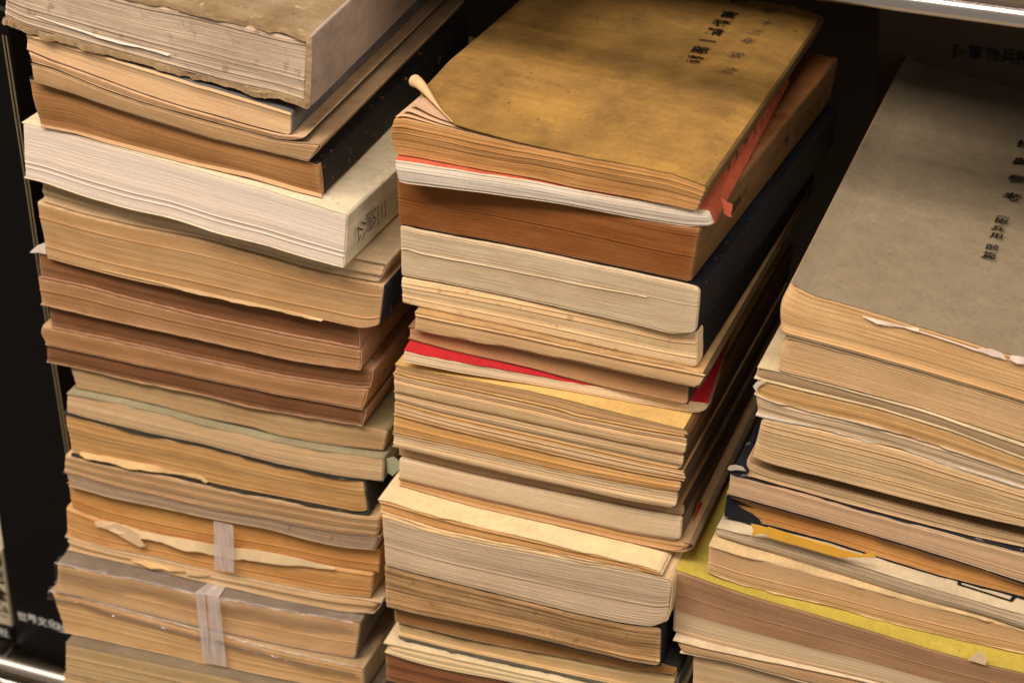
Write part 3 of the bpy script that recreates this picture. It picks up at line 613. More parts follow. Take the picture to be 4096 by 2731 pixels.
sty('M14', 'pale volume right beneath the orange-stained volume', (222, 186, 138), (200, 160, 110), c2=(206, 164, 114), ct=.2, lines=.15, amp=.35, bow=.6, groove=.03)
sty('M15', 'thin recessed tan booklet in the shade of the pale volumes', (196, 152, 102), (180, 132, 84), ct=.2, lines=.1)
sty('M16', 'smooth pale grey-cream book with a red label on its spine', (216, 184, 142), (160, 120, 92), c2=(204, 168, 124), ct=.35, lines=.12, coarse=.4, top=0, sp_in=3)
sty('M17', 'thin tan book with bent cover above the bright cream cover', (208, 158, 102), (196, 150, 104), c2=(194, 140, 84), ct=.35, lines=.08, rr=5, rc=2.4)
sty('M18', 'brown-edged book with bright cream cover jutting out of the middle stack', (206, 152, 90), (242, 206, 156), c2=(188, 128, 66), ct=.5, ov=.4, lines=.10, jag=.6, mott=.25, cover2=(226, 190, 134), wave=.5)
sty('M19', 'thick greyish book with creamy torn cover edge under the cream cover', (204, 172, 134), (226, 188, 134), c2=(190, 156, 118), ct=.7, ov=.2, lines=.18, amp=.3, rc=4, jag=.4, coarse=.6, bottom=0)
sty('M20', 'thick stained brown book with black spine and ridged pages', (192, 146, 94), (38, 34, 32), c2=(146, 102, 58), ct=.6, ov=-.3, lines=1.5, coarse=1, pitch=1.1, amp=.5, spots=.7, rc=2.5, groove=.5, jag=.6)
sty('M21', 'brown-edged book in dark covers under the stained brown book', (176, 122, 68), (50, 44, 38), c2=(158, 102, 52), ct=.6, ov=-.2, lines=.1, jag=.6, rc=3)
sty('M22', 'beige book resting on its worn grey lower board', (224, 182, 124), (100, 92, 78), c2=(206, 160, 100), rim=(120, 110, 94), dense=120, ct=1.5, ov=1.2, lines=.14, top=0, wear=(150, 140, 120), jag=.5)
sty('M23', 'cream folded cover bent over the bottom of the middle stack', (240, 206, 152), (244, 212, 160), c2=(226, 184, 126), ct=.5, lines=.06, coarse=.3, rl=6)
sty('M24', 'dark red-brown book at the very bottom of the middle stack', (140, 88, 52), (120, 76, 46), c2=(112, 64, 34), ct=.4, lines=.14, rl=2.5)
# right stack, from the top
sty('R1', 'large book with plain grey-olive printed cover topping the right stack', (222, 174, 114), (146, 127, 99), c2=(204, 152, 92), cover2=(139, 119, 91), ct=.4, ov=.35, lines=.22, amp=.28, proud=.09, rl=4, barrel=3, depth=285, mott=.4, spine=0, fore=.2, bow=.4, streak=.3)
sty('R2', 'tan book right beneath the grey-olive topped book', (212, 168, 116), (190, 152, 106), c2=(192, 146, 94), ct=.35, lines=.18, amp=.25, rl=4, barrel=2, depth=225, spine=0)
sty('R3', 'ragged grey-paged book with cream cover corner sticking out left', (184, 148, 106), (228, 198, 152), c2=(166, 130, 88), ct=.35, lines=.24, pitch=.8, amp=.35, depth=225, spine=0, rl=3, bow=1)
sty('R4', 'brownish book with white tattered lower edge in the right stack', (202, 154, 94), (214, 190, 158), c2=(182, 132, 72), ct=.5, ov=.3, jag=.7, lines=.18, depth=225, spine=0, rl=4, top=0)
sty('R5', 'thin grey book between two ragged white torn edges', (206, 172, 130), (222, 202, 176), c2=(188, 152, 110), ct=.7, ov=.5, jag=1, lines=.26, pitch=.8, amp=.35, depth=225, spine=0, top=0, rl=3, wave=.4)
sty('R6', 'thick tan book with clearly ridged pages above a dark gap', (212, 172, 120), (200, 166, 124), c2=(194, 150, 98), ct=.3, lines=.26, amp=.4, pitch=.8, proud=.12, depth=225, spine=0, rl=2.5, top=0)
sty('R7', 'tan book under the dark gap, lifted at the right', (206, 166, 118), (188, 146, 100), c2=(190, 146, 96), ct=.3, lines=.22, amp=.3, depth=225, spine=0, rl=5, barrel=2)
sty('R8', 'beige-edged hardback in frayed black cloth boards', (208, 166, 124), (40, 40, 46), c2=(194, 150, 106), ct=1.0, ov=.2, jag=.7, wear=(130, 122, 112), lines=.13, depth=220, spine=0, rl=.6, coarse=.4, amp=.15)
sty('R9', 'orange-brown book with torn navy cloth at its corner', (212, 148, 80), (36, 38, 46), c2=(190, 124, 60), ct=1.1, ov=-.3, jag=.8, lines=.08, coarse=.3, depth=215, spine=0, top=0, rl=.8)
sty('R10', 'limp wavy grey book with black printed frame on its cream title page', (186, 160, 126), (226, 200, 158), c2=(164, 136, 102), ct=.25, ov=.2, lines=.28, pitch=.7, amp=.3, depth=220, spine=0, bow=.9, bottom=0, rl=3, jag=.5, mott=.4)
sty('R11', 'tan book with broad creamy cover edge lying on the yellow cover', (204, 160, 110), (232, 194, 138), c2=(190, 142, 90), ct=.45, ov=.3, lines=.12, depth=220, spine=0, jag=.7, rl=.8, coarse=.4)
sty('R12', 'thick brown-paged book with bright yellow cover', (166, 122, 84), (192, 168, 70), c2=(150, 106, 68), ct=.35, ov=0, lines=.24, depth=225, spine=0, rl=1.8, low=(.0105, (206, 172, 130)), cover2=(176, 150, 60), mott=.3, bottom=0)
sty('R13', 'pale book with bright folded edge below the yellow-covered book', (190, 150, 104), (240, 208, 164), c2=(168, 126, 80), ct=.4, ov=.3, lines=.18, depth=220, spine=0, rl=4, bow=.8)
sty('R14', 'tan book at the bottom of the right stack', (210, 170, 122), (200, 158, 110), c2=(194, 150, 98), ct=.35, lines=.12, depth=220, spine=0)
BK = {}
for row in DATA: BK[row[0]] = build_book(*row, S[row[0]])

# ------------------------------------------------------------------ torn sheets, flaps, tape, lettering
_pm = {}
def paper(c, name='paper'):
    if (c, name) not in _pm: _pm[(c, name)] = plain_material(name, c, rough=.85, spec=.15)
    return _pm[(c, name)]
INK = plain_material('printing_ink', (24, 20, 16), rough=.6)
INK2 = plain_material('handwriting_ink', (70, 52, 58), rough=.6)
WHITE_INK = plain_material('white_lettering', (232, 222, 206), rough=.6)
def tape_material(alpha=.40):
    N = NT('clear_tape')
    tr = N.n('ShaderNodeBsdfTransparent'); tr.inputs[0].default_value = (.99, .985, .99, 1)
    mx = N.n('ShaderNodeMixShader')
    ob = N.n('ShaderNodeTexCoord').outputs['Object']
    st = N.noise(N.mapping(ob, (700, 60, 60)), 1.0, 3)
    N.b.inputs['Base Color'].default_value = (.84, .79, .80, 1)
    N.b.inputs['Roughness'].default_value = .28
    out = [x for x in N.t.nodes if x.type == 'OUTPUT_MATERIAL'][0]
    N.l(N.mathn('ADD', N.mathn('MULTIPLY', N.mathn('SUBTRACT', st, .5), .9), alpha, clamp=True), mx.inputs[0])
    N.l(tr.outputs[0], mx.inputs[1]); N.l(N.b.outputs[0], mx.inputs[2]); N.l(mx.outputs[0], out.inputs[0])
    bp = N.n('ShaderNodeBump'); bp.inputs['Strength'].default_value = .4; bp.inputs['Distance'].default_value = .0006
    N.l(st, bp.inputs['Height']); N.l(bp.outputs[0], N.b.inputs['Normal'])
    return N.m
def film_material():
    N = NT('clear_plastic_film')
    tr = N.n('ShaderNodeBsdfTransparent'); tr.inputs[0].default_value = (.995, .99, .99, 1)
    gl = N.n('ShaderNodeBsdfGlossy'); gl.inputs['Roughness'].default_value = .18; gl.inputs[0].default_value = (.95, .95, 1, 1)
    mx = N.n('ShaderNodeMixShader')
    ob = N.n('ShaderNodeTexCoord').outputs['Object']
    w = N.noise(N.mapping(ob, (60, 160, 240)), 1.0, 3, .6)
    fr = N.n('ShaderNodeFresnel'); fr.inputs[0].default_value = 1.45
    bp = N.n('ShaderNodeBump'); bp.inputs['Strength'].default_value = .6; bp.inputs['Distance'].default_value = .0012
    N.l(w, bp.inputs['Height']); N.l(bp.outputs[0], gl.inputs['Normal'])
    out = [x for x in N.t.nodes if x.type == 'OUTPUT_MATERIAL'][0]
    N.l(N.mathn('ADD', N.mathn('MULTIPLY', fr.outputs[0], .45), .02, clamp=True), mx.inputs[0])
    df = N.n('ShaderNodeBsdfDiffuse'); df.inputs[0].default_value = (.88, .84, .82, 1)
    m2 = N.n('ShaderNodeMixShader'); N.l(N.mathn('MULTIPLY', N.ramp(w, .45, .75), .12), m2.inputs[0])
    N.l(tr.outputs[0], m2.inputs[1]); N.l(df.outputs[0], m2.inputs[2])
    N.l(m2.outputs[0], mx.inputs[1]); N.l(gl.outputs[0], mx.inputs[2]); N.l(mx.outputs[0], out.inputs[0])
    return N.m
TAPE = tape_material(); FILM = film_material()
def wrapper(key, drop=.010, back=.12, seed=1):
    """clear film folded over a book's top front edge and hanging down its front"""
    root = BK[key]; pb = [c for c in root.children if c.name.startswith('page_block')][0]
    T, B = [(np.array(a, float) * 1e-4) for r_ in DATA if r_[0] == key for a in (r_[4], r_[5])]
    T = smooth_curve(T); zb = float(smooth_curve(B)[:, 1].min())
    n = 60; s = np.linspace(T[0, 0] - .0012, T[-1, 0] - .004, n); z = np.interp(s, T[:, 0], T[:, 1]) - zb
    prof = [(back, .0004), (.03, .0005), (.012, .0007), (.0035, .0006), (.0012, .0004), (-.0002, -.0003), (-.0012, -.0014), (-.0018, -.0030), (-.0016, -.0052), (-.0012, -drop * .6), (-.0011, -drop)]
    V = []; m = len(prof)
    for i in range(n):
        w1 = vnoise(s[i], seed + 1, 60) * .0006; w2 = vnoise(s[i], seed + 2, 190) * .00022
        for j, (py, pz) in enumerate(prof):
            dz = pz * (1 + .25 * vnoise(s[i], seed + 3, 40) * (j == m - 1))
            V.append((s[i], py - abs(w1) * (j > 4) + w2 * (j in (4, 5, 6)) - .0003, z[i] + dz + (w1 * .6 + w2) * (j < 6) * .6 + .0004 * (j < 6)))
    F = [(i * m + j, i * m + j + 1, (i + 1) * m + j + 1, (i + 1) * m + j) for i in range(n - 1) for j in range(m - 1)]
    return smooth_part(mesh_obj('plastic_wrapper', V, F, FILM, root))
wrapper('L22', .009, .05, 3); wrapper('L23', .006, .006, 8)
strip('torn_sheet',[(-0.2548,-0.0029,0.1557),(-0.2452,-0.0026,0.1540),(-0.2339,-0.0022,0.1522),(-0.2227,-0.0018,0.1501),(-0.2114,-0.0014,0.1487),(-0.2002,-0.0010,0.1475),(-0.1929,-0.0008,0.1469),(-0.1854,-0.0005,0.1458)],[(-0.2545,-0.0029,0.1555),(-0.2452,-0.0026,0.1535),(-0.2340,-0.0022,0.1515),(-0.2228,-0.0018,0.1492),(-0.2115,-0.0014,0.1476),(-0.2003,-0.0010,0.1470),(-0.1930,-0.0008,0.1458),(-0.1866,-0.0005,0.1450)],BK['L1'],paper((250, 228, 200),'torn_paper'),jag=0.00012)
leaf('page_corner',[(-0.2756,0.0093,0.0235),(-0.2810,0.0094,0.0204),(-0.2859,0.0095,0.0157),(-0.2849,0.0095,0.0154),(-0.2800,0.0094,0.0167),(-0.2758,0.0093,0.0165)],BK['L8'],paper((226, 204, 180),'torn_paper'))
strip('loose_sheet',[(-0.2416,0.0072,0.0152),(-0.2097,0.0067,0.0149),(-0.1846,0.0062,0.0145),(-0.1661,0.0059,0.0139),(-0.1477,0.0056,0.0141),(-0.1296,0.0053,0.0137),(-0.1158,0.0050,0.0134)],[(-0.2416,0.0072,0.0150),(-0.2097,0.0067,0.0144),(-0.1848,0.0062,0.0128),(-0.1662,0.0059,0.0121),(-0.1478,0.0056,0.0128),(-0.1297,0.0053,0.0125),(-0.1165,0.0050,0.0119)],BK['L8'],paper((226, 182, 126),'torn_paper'),jag=0.0006)
strip('torn_sheet',[(-0.2721,0.0108,-0.1084),(-0.2676,0.0108,-0.1082),(-0.2538,0.0108,-0.1077),(-0.2401,0.0108,-0.1071),(-0.2265,0.0108,-0.1067),(-0.2132,0.0108,-0.1074),(-0.1998,0.0108,-0.1062),(-0.1952,0.0108,-0.1067),(-0.1926,0.0108,-0.1087)],[(-0.2724,0.0108,-0.1108),(-0.2681,0.0108,-0.1122),(-0.2542,0.0108,-0.1110),(-0.2406,0.0108,-0.1116),(-0.2269,0.0108,-0.1101),(-0.2133,0.0108,-0.1089),(-0.1999,0.0108,-0.1082),(-0.1960,0.0108,-0.1089),(-0.1938,0.0108,-0.1103)],BK['L16'],paper((232, 186, 124),'torn_paper'),jag=0.0006)
strip('torn_sheet',[(-0.2694,0.0116,-0.1569),(-0.2625,0.0116,-0.1551),(-0.2554,0.0116,-0.1540),(-0.2471,0.0116,-0.1545),(-0.2388,0.0116,-0.1552),(-0.2250,0.0116,-0.1551),(-0.2111,0.0116,-0.1539),(-0.1974,0.0116,-0.1530),(-0.1805,0.0116,-0.1516),(-0.1676,0.0116,-0.1495),(-0.1529,0.0116,-0.1483),(-0.1345,0.0116,-0.1484),(-0.1189,0.0116,-0.1484)],[(-0.2687,0.0116,-0.1594),(-0.2630,0.0116,-0.1595),(-0.2561,0.0116,-0.1600),(-0.2477,0.0116,-0.1600),(-0.2393,0.0116,-0.1605),(-0.2254,0.0116,-0.1594),(-0.2117,0.0116,-0.1607),(-0.1980,0.0116,-0.1601),(-0.1810,0.0116,-0.1596),(-0.1681,0.0116,-0.1565),(-0.1534,0.0116,-0.1554),(-0.1347,0.0116,-0.1522),(-0.1196,0.0116,-0.1498)],BK['L20'],paper((255, 214, 158),'torn_paper'),jag=0.0006)
leaf('torn_flap',[(-0.2545,0.0108,-0.1532),(-0.2466,0.0108,-0.1542),(-0.2406,0.0108,-0.1568),(-0.2399,0.0108,-0.1597),(-0.2369,0.0108,-0.1649),(-0.2409,0.0108,-0.1666),(-0.2463,0.0108,-0.1645),(-0.2544,0.0108,-0.1616),(-0.2625,0.0108,-0.1589),(-0.2619,0.0108,-0.1571)],BK['L20'],paper((255, 210, 154),'torn_paper'))
leaf('paper_scrap',[(-0.2121,0.0110,-0.1765),(-0.2058,0.0110,-0.1752),(-0.1978,0.0110,-0.1739),(-0.1976,0.0110,-0.1755),(-0.2061,0.0110,-0.1781),(-0.2127,0.0110,-0.1788)],BK['L21'],paper((228, 186, 134),'torn_paper'))
strip('paper_scrap',[(-0.2480,0.0112,-0.1782),(-0.2373,0.0112,-0.1764),(-0.2268,0.0112,-0.1760),(-0.2136,0.0112,-0.1759)],[(-0.2470,0.0112,-0.1789),(-0.2340,0.0112,-0.1788),(-0.2235,0.0112,-0.1785),(-0.2133,0.0112,-0.1770)],BK['L21'],paper((226, 178, 116),'torn_paper'),jag=0.0006)
strip('tape_strap',[(-0.1902,0.0088,-0.1338),(-0.1870,0.0088,-0.1337),(-0.1840,0.0088,-0.1336),(-0.1810,0.0088,-0.1336),(-0.1782,0.0088,-0.1336)],[(-0.1923,0.0088,-0.1678),(-0.1893,0.0088,-0.1676),(-0.1866,0.0088,-0.1674),(-0.1835,0.0088,-0.1670),(-0.1801,0.0088,-0.1667)],BK['L20'],TAPE,jag=0)
strip('tape_strap',[(-0.2002,-0.0014,-0.1796),(-0.1966,-0.0013,-0.1790),(-0.1942,-0.0012,-0.1790)],[(-0.1992,-0.0014,-0.2294),(-0.1973,-0.0013,-0.2294),(-0.1946,-0.0012,-0.2293)],BK['L22'],TAPE,jag=0)
strip('tape_strap',[(-0.1928,-0.0013,-0.1784),(-0.1894,-0.0012,-0.1782),(-0.1854,-0.0011,-0.1782)],[(-0.1943,-0.0014,-0.2292),(-0.1900,-0.0013,-0.2290),(-0.1843,-0.0011,-0.2292)],BK['L22'],TAPE,jag=0)
leaf('tape_strap',[(-0.1997,0.0120,-0.1822),(-0.1883,0.0133,-0.1817),(-0.1876,0.0028,-0.1816),(-0.2022,0.0017,-0.1823)],BK['L22'],TAPE)
leaf('torn_flap',[(0.0800,0.0049,0.1167),(0.0828,0.0049,0.1151),(0.0853,0.0050,0.1144),(0.0851,0.0050,0.1112),(0.0847,0.0050,0.1100),(0.0854,0.0050,0.1085),(0.0843,0.0050,0.1081),(0.0818,0.0049,0.1095),(0.0814,0.0049,0.1121)],BK['M2'],paper((200, 96, 66),'torn_paper'))
leaf('spine_end',[(-0.0869,0.0130,-0.0688),(-0.0829,0.0130,-0.0667),(-0.0795,0.0130,-0.0692),(-0.0801,0.0130,-0.0743),(-0.0839,0.0130,-0.0791),(-0.0868,0.0130,-0.0776)],BK['L15'],paper((168, 168, 130),'torn_paper'))
leaf('torn_cloth',[(0.0931,0.0095,-0.0439),(0.0989,0.0092,-0.0457),(0.1069,0.0088,-0.0471),(0.1045,0.0089,-0.0472),(0.0974,0.0093,-0.0476),(0.1025,0.0090,-0.0496),(0.1073,0.0088,-0.0511),(0.1104,0.0086,-0.0534),(0.1118,0.0085,-0.0569),(0.1074,0.0088,-0.0564),(0.0997,0.0092,-0.0560),(0.0927,0.0095,-0.0561),(0.0929,0.0095,-0.0495)],BK['R9'],paper((34, 34, 38),'torn_paper'))
leaf('paper_slip',[(0.1082,-0.0016,-0.0489),(0.1125,-0.0018,-0.0488),(0.1232,-0.0024,-0.0491),(0.1392,-0.0032,-0.0497),(0.1497,-0.0038,-0.0500),(0.1503,-0.0038,-0.0556),(0.1396,-0.0032,-0.0544),(0.1262,-0.0025,-0.0530),(0.1129,-0.0018,-0.0532),(0.1086,-0.0016,-0.0565),(0.1096,-0.0017,-0.0526)],BK['R9'],paper((255, 188, 72),'torn_paper'))
leaf('paper_slip',[(0.1164,-0.0021,-0.0482),(0.1325,-0.0030,-0.0494),(0.1483,-0.0038,-0.0503),(0.1614,-0.0045,-0.0508),(0.1682,-0.0048,-0.0470),(0.1685,-0.0049,-0.0501),(0.1515,-0.0040,-0.0556),(0.1383,-0.0033,-0.0550),(0.1169,-0.0021,-0.0542)],BK['R9'],paper((255, 184, 66),'torn_paper'))
strip('torn_sheet',[(0.1479,0.0000,0.0735),(0.1542,-0.0001,0.0730),(0.1600,-0.0002,0.0727),(0.1663,-0.0003,0.0722),(0.1726,-0.0004,0.0727)],[(0.1485,-0.0000,0.0732),(0.1544,-0.0001,0.0716),(0.1602,-0.0002,0.0710),(0.1663,-0.0003,0.0719),(0.1731,-0.0004,0.0713)],BK['R1'],paper((238, 210, 182),'torn_paper'),jag=0.00012)
strip('torn_sheet',[(0.1727,-0.0004,0.0715),(0.1830,-0.0006,0.0702),(0.1926,-0.0008,0.0688),(0.1973,-0.0009,0.0681),(0.2041,-0.0010,0.0695),(0.2089,-0.0011,0.0684),(0.2105,-0.0011,0.0665)],[(0.1729,-0.0004,0.0711),(0.1831,-0.0006,0.0698),(0.1927,-0.0008,0.0683),(0.1974,-0.0009,0.0674),(0.2046,-0.0010,0.0663),(0.2092,-0.0011,0.0660),(0.2111,-0.0011,0.0657)],BK['R1'],paper((236, 208, 182),'torn_paper'),jag=0.00012)
strip('torn_sheet',[(0.2124,-0.0012,0.0682),(0.2153,-0.0013,0.0685),(0.2185,-0.0013,0.0686)],[(0.2125,-0.0012,0.0662),(0.2158,-0.0013,0.0656),(0.2191,-0.0013,0.0652)],BK['R1'],paper((236, 208, 182),'torn_paper'),jag=0.00012)
leaf('cover_scrap',[(0.2180,-0.0191,-0.0860),(0.2203,-0.0193,-0.0824),(0.2223,-0.0195,-0.0792),(0.2248,-0.0197,-0.0808),(0.2264,-0.0198,-0.0828),(0.2263,-0.0198,-0.0861),(0.2213,-0.0194,-0.0860)],BK['R12'],paper((226, 190, 146),'torn_paper'))
leaf('torn_edge',[(0.0931,0.0051,-0.0252),(0.0940,0.0051,-0.0231),(0.0966,0.0049,-0.0218),(0.1003,0.0047,-0.0218),(0.1021,0.0046,-0.0236),(0.0973,0.0049,-0.0245),(0.0947,0.0050,-0.0257)],BK['R8'],paper((196, 176, 150),'torn_paper'))
leaf('torn_edge',[(0.1025,0.0006,0.0264),(0.1040,0.0006,0.0291),(0.1070,0.0004,0.0307),(0.1085,0.0004,0.0303),(0.1052,0.0005,0.0271),(0.1039,0.0006,0.0244)],BK['R3'],paper((214, 190, 160),'torn_paper'))
leaf('spine_label',[(0.0763,0.0218,-0.0606),(0.0767,0.0472,-0.0791),(0.0767,0.0480,-0.0891),(0.0765,0.0328,-0.0873),(0.0761,0.0147,-0.0707)],BK['M16'],paper((176, 70, 44),'torn_paper'))
strip('bottom_board',[(-0.2629,0.0017,0.0961),(-0.2433,0.0017,0.0958),(-0.2253,0.0017,0.0940),(-0.2015,0.0017,0.0922),(-0.1759,0.0017,0.0901),(-0.1498,0.0017,0.0894),(-0.1252,0.0017,0.0864),(-0.1119,0.0017,0.0851)],[(-0.2633,0.0017,0.0948),(-0.2435,0.0017,0.0944),(-0.2255,0.0017,0.0923),(-0.2016,0.0017,0.0905),(-0.1760,0.0017,0.0885),(-0.1500,0.0017,0.0875),(-0.1253,0.0017,0.0845),(-0.1113,0.0017,0.0836)],BK['L5'],paper((206, 160, 112),'torn_paper'),jag=0.00012)
strip('page_split',[(-0.0739,0.0075,0.0602),(-0.0704,0.0072,0.0608),(-0.0635,0.0066,0.0603),(-0.0474,0.0052,0.0611),(-0.0303,0.0037,0.0619),(-0.0135,0.0022,0.0624),(0.0030,0.0008,0.0630),(0.0193,-0.0006,0.0636),(0.0428,-0.0027,0.0650),(0.0513,-0.0034,0.0652)],[(-0.0739,0.0075,0.0598),(-0.0704,0.0072,0.0605),(-0.0635,0.0066,0.0598),(-0.0474,0.0052,0.0606),(-0.0303,0.0037,0.0615),(-0.0135,0.0022,0.0620),(0.0030,0.0008,0.0626),(0.0193,-0.0006,0.0632),(0.0428,-0.0027,0.0646),(0.0513,-0.0034,0.0648)],BK['M4'],paper((222, 192, 150),'torn_paper'),jag=0.00012)
glyph('title_character','國',(0.0380,0.2053,0.1294),(0.9994,-0.0349,0.0000),(0.0349,0.9994,0.0000),0.0092,INK,BK['M1'],0.02,1,0)
glyph('title_character','富',(0.0375,0.1847,0.1294),(0.9994,-0.0349,0.0000),(0.0349,0.9994,0.0000),0.0092,INK,BK['M1'],0.02,1,0)
glyph('title_character','猪',(0.0366,0.1716,0.1294),(0.9994,-0.0349,0.0000),(0.0349,0.9994,0.0000),0.0092,INK,BK['M1'],0.02,1,0)
glyph('title_character','精',(0.0363,0.1595,0.1294),(0.9994,-0.0349,0.0000),(0.0349,0.9994,0.0000),0.0092,INK,BK['M1'],0.02,1,0)
glyph('title_character','一',(0.0360,0.1465,0.1294),(0.9994,-0.0349,0.0000),(0.0349,0.9994,0.0000),0.0092,INK,BK['M1'],0.02,1,0)
glyph('title_character','郎',(0.0356,0.1337,0.1294),(0.9994,-0.0349,0.0000),(0.0349,0.9994,0.0000),0.0092,INK,BK['M1'],0.02,1,0)
glyph('title_character','著',(0.0357,0.1208,0.1294),(0.9994,-0.0349,0.0000),(0.0349,0.9994,0.0000),0.0092,INK,BK['M1'],0.02,1,0)
glyph('handwritten_character','昭',(0.0560,0.1980,0.1294),(0.9994,-0.0349,0.0000),(0.0349,0.9994,0.0000),0.0078,INK2,BK['M1'],0.0,1,0.3)
glyph('handwritten_character','十',(0.0583,0.1815,0.1293),(0.9994,-0.0349,0.0000),(0.0349,0.9994,0.0000),0.0078,INK2,BK['M1'],0.0,1,0.3)
glyph('handwritten_character','三',(0.0558,0.1667,0.1293),(0.9994,-0.0349,0.0000),(0.0349,0.9994,0.0000),0.0078,INK2,BK['M1'],0.0,1,0.3)
glyph('handwritten_character','年',(0.0552,0.1541,0.1293),(0.9994,-0.0349,0.0000),(0.0349,0.9994,0.0000),0.0078,INK2,BK['M1'],0.0,1,0.3)
glyph('handwritten_character','求',(0.0537,0.1338,0.1294),(0.9994,-0.0349,0.0000),(0.0349,0.9994,0.0000),0.0078,INK2,BK['M1'],0.0,1,0.3)
glyph('handwritten_character','之',(0.0550,0.1147,0.1293),(0.9994,-0.0349,0.0000),(0.0349,0.9994,0.0000),0.0078,INK2,BK['M1'],0.0,1,0.3)
glyph('title_character','操',(0.1948,0.2071,0.0723),(0.9998,-0.0175,0.0000),(0.0175,0.9998,0.0000),0.0102,INK,BK['R1'],0.012,1,0)
glyph('title_character','典',(0.1953,0.1855,0.0722),(0.9998,-0.0175,0.0000),(0.0175,0.9998,0.0000),0.0102,INK,BK['R1'],0.012,1,0)
glyph('title_character','參',(0.1952,0.1643,0.0722),(0.9998,-0.0175,0.0000),(0.0175,0.9998,0.0000),0.0102,INK,BK['R1'],0.012,1,0)
glyph('title_character','考',(0.1953,0.1436,0.0721),(0.9998,-0.0175,0.0000),(0.0175,0.9998,0.0000),0.0102,INK,BK['R1'],0.012,1,0)
glyph('title_character','︵',(0.1938,0.1200,0.0723),(0.9998,-0.0175,0.0000),(0.0175,0.9998,0.0000),0.0066,INK,BK['R1'],0.012,1,0)
glyph('title_character','砲',(0.1935,0.1155,0.0723),(0.9998,-0.0175,0.0000),(0.0175,0.9998,0.0000),0.0066,INK,BK['R1'],0.012,1,0)
glyph('title_character','兵',(0.1931,0.1072,0.0723),(0.9998,-0.0175,0.0000),(0.0175,0.9998,0.0000),0.0066,INK,BK['R1'],0.012,1,0)
glyph('title_character','用',(0.1931,0.0992,0.0723),(0.9998,-0.0175,0.0000),(0.0175,0.9998,0.0000),0.0066,INK,BK['R1'],0.012,1,0)
glyph('title_character','前',(0.1928,0.0871,0.0723),(0.9998,-0.0175,0.0000),(0.0175,0.9998,0.0000),0.0066,INK,BK['R1'],0.012,1,0)
glyph('title_character','篇',(0.1927,0.0789,0.0723),(0.9998,-0.0175,0.0000),(0.0175,0.9998,0.0000),0.0066,INK,BK['R1'],0.012,1,0)
glyph('title_character','︶',(0.1922,0.0751,0.0724),(0.9998,-0.0175,0.0000),(0.0175,0.9998,0.0000),0.0066,INK,BK['R1'],0.012,1,0)
glyph('handwritten_character','三',(-0.0928,0.0286,0.0660),(0.0000,0.0000,-1.0000),(0.0523,0.9986,0.0000),0.0115,INK2,BK['L6'],0.0,1,0)
glyph('handwritten_character','論',(-0.0933,0.0177,0.0670),(0.0000,0.0000,-1.0000),(0.0523,0.9986,0.0000),0.0115,INK2,BK['L6'],0.0,1,0)
glyph('handwritten_character','公',(-0.0939,0.0068,0.0661),(0.0000,0.0000,-1.0000),(0.0523,0.9986,0.0000),0.0115,INK2,BK['L6'],0.0,1,0)
glyph('spine_character','佛',(0.0911,0.1936,0.0883),(0.0000,0.0000,-1.0000),(0.0872,0.9962,0.0000),0.0055,INK,BK['M3'],0.02,1,0)
glyph('spine_character','國',(0.0899,0.1799,0.0891),(0.0000,0.0000,-1.0000),(0.0872,0.9962,0.0000),0.0055,INK,BK['M3'],0.02,1,0)
glyph('spine_character','語',(0.0887,0.1658,0.0900),(0.0000,0.0000,-1.0000),(0.0872,0.9962,0.0000),0.0055,INK,BK['M3'],0.02,1,0)
glyph('spine_character','小',(0.0876,0.1533,0.0894),(0.0000,0.0000,-1.0000),(0.0872,0.9962,0.0000),0.0055,INK,BK['M3'],0.02,1,0)
glyph('spine_character','文',(0.0867,0.1436,0.0896),(0.0000,0.0000,-1.0000),(0.0872,0.9962,0.0000),0.0055,INK,BK['M3'],0.02,1,0)
glyph('spine_character','典',(0.0851,0.1250,0.0918),(0.0000,0.0000,-1.0000),(0.0872,0.9962,0.0000),0.0055,INK,BK['M3'],0.02,1,0)
glyph('spine_character','一',(0.0835,0.1065,0.0929),(0.0000,0.0000,-1.0000),(0.0872,0.9962,0.0000),0.0055,INK,BK['M3'],0.02,1,0)
glyph('spine_character','著',(0.0794,0.0602,0.0935),(0.0000,0.0000,-1.0000),(0.0872,0.9962,0.0000),0.0055,INK,BK['M3'],0.02,1,0)
glyph('spine_character','者',(0.0787,0.0522,0.0926),(0.0000,0.0000,-1.0000),(0.0872,0.9962,0.0000),0.0055,INK,BK['M3'],0.02,1,0)
glyph('spine_character','編',(0.0781,0.0453,0.0929),(0.0000,0.0000,-1.0000),(0.0872,0.9962,0.0000),0.0055,INK,BK['M3'],0.02,1,0)
glyph('spine_character','史',(0.0791,0.0861,0.1175),(0.0000,0.0000,-1.0000),(0.0349,0.9994,0.0000),0.0055,INK,BK['M1'],0.02,1,0)
glyph('spine_character','記',(0.0787,0.0743,0.1180),(0.0000,0.0000,-1.0000),(0.0349,0.9994,0.0000),0.0055,INK,BK['M1'],0.02,1,0)
glyph('spine_character','講',(0.0781,0.0567,0.1193),(0.0000,0.0000,-1.0000),(0.0349,0.9994,0.0000),0.0055,INK,BK['M1'],0.02,1,0)
glyph('spine_character','義',(0.0775,0.0419,0.1199),(0.0000,0.0000,-1.0000),(0.0349,0.9994,0.0000),0.0055,INK,BK['M1'],0.02,1,0)
glyph('spine_character','全',(0.0771,0.0298,0.1201),(0.0000,0.0000,-1.0000),(0.0349,0.9994,0.0000),0.0055,INK,BK['M1'],0.02,1,0)
glyph('spine_character','集',(-0.1122,0.1529,0.0981),(0.0000,0.0000,-1.0000),(-0.0175,0.9998,0.0000),0.0055,INK,BK['L4'],0.02,1,0)
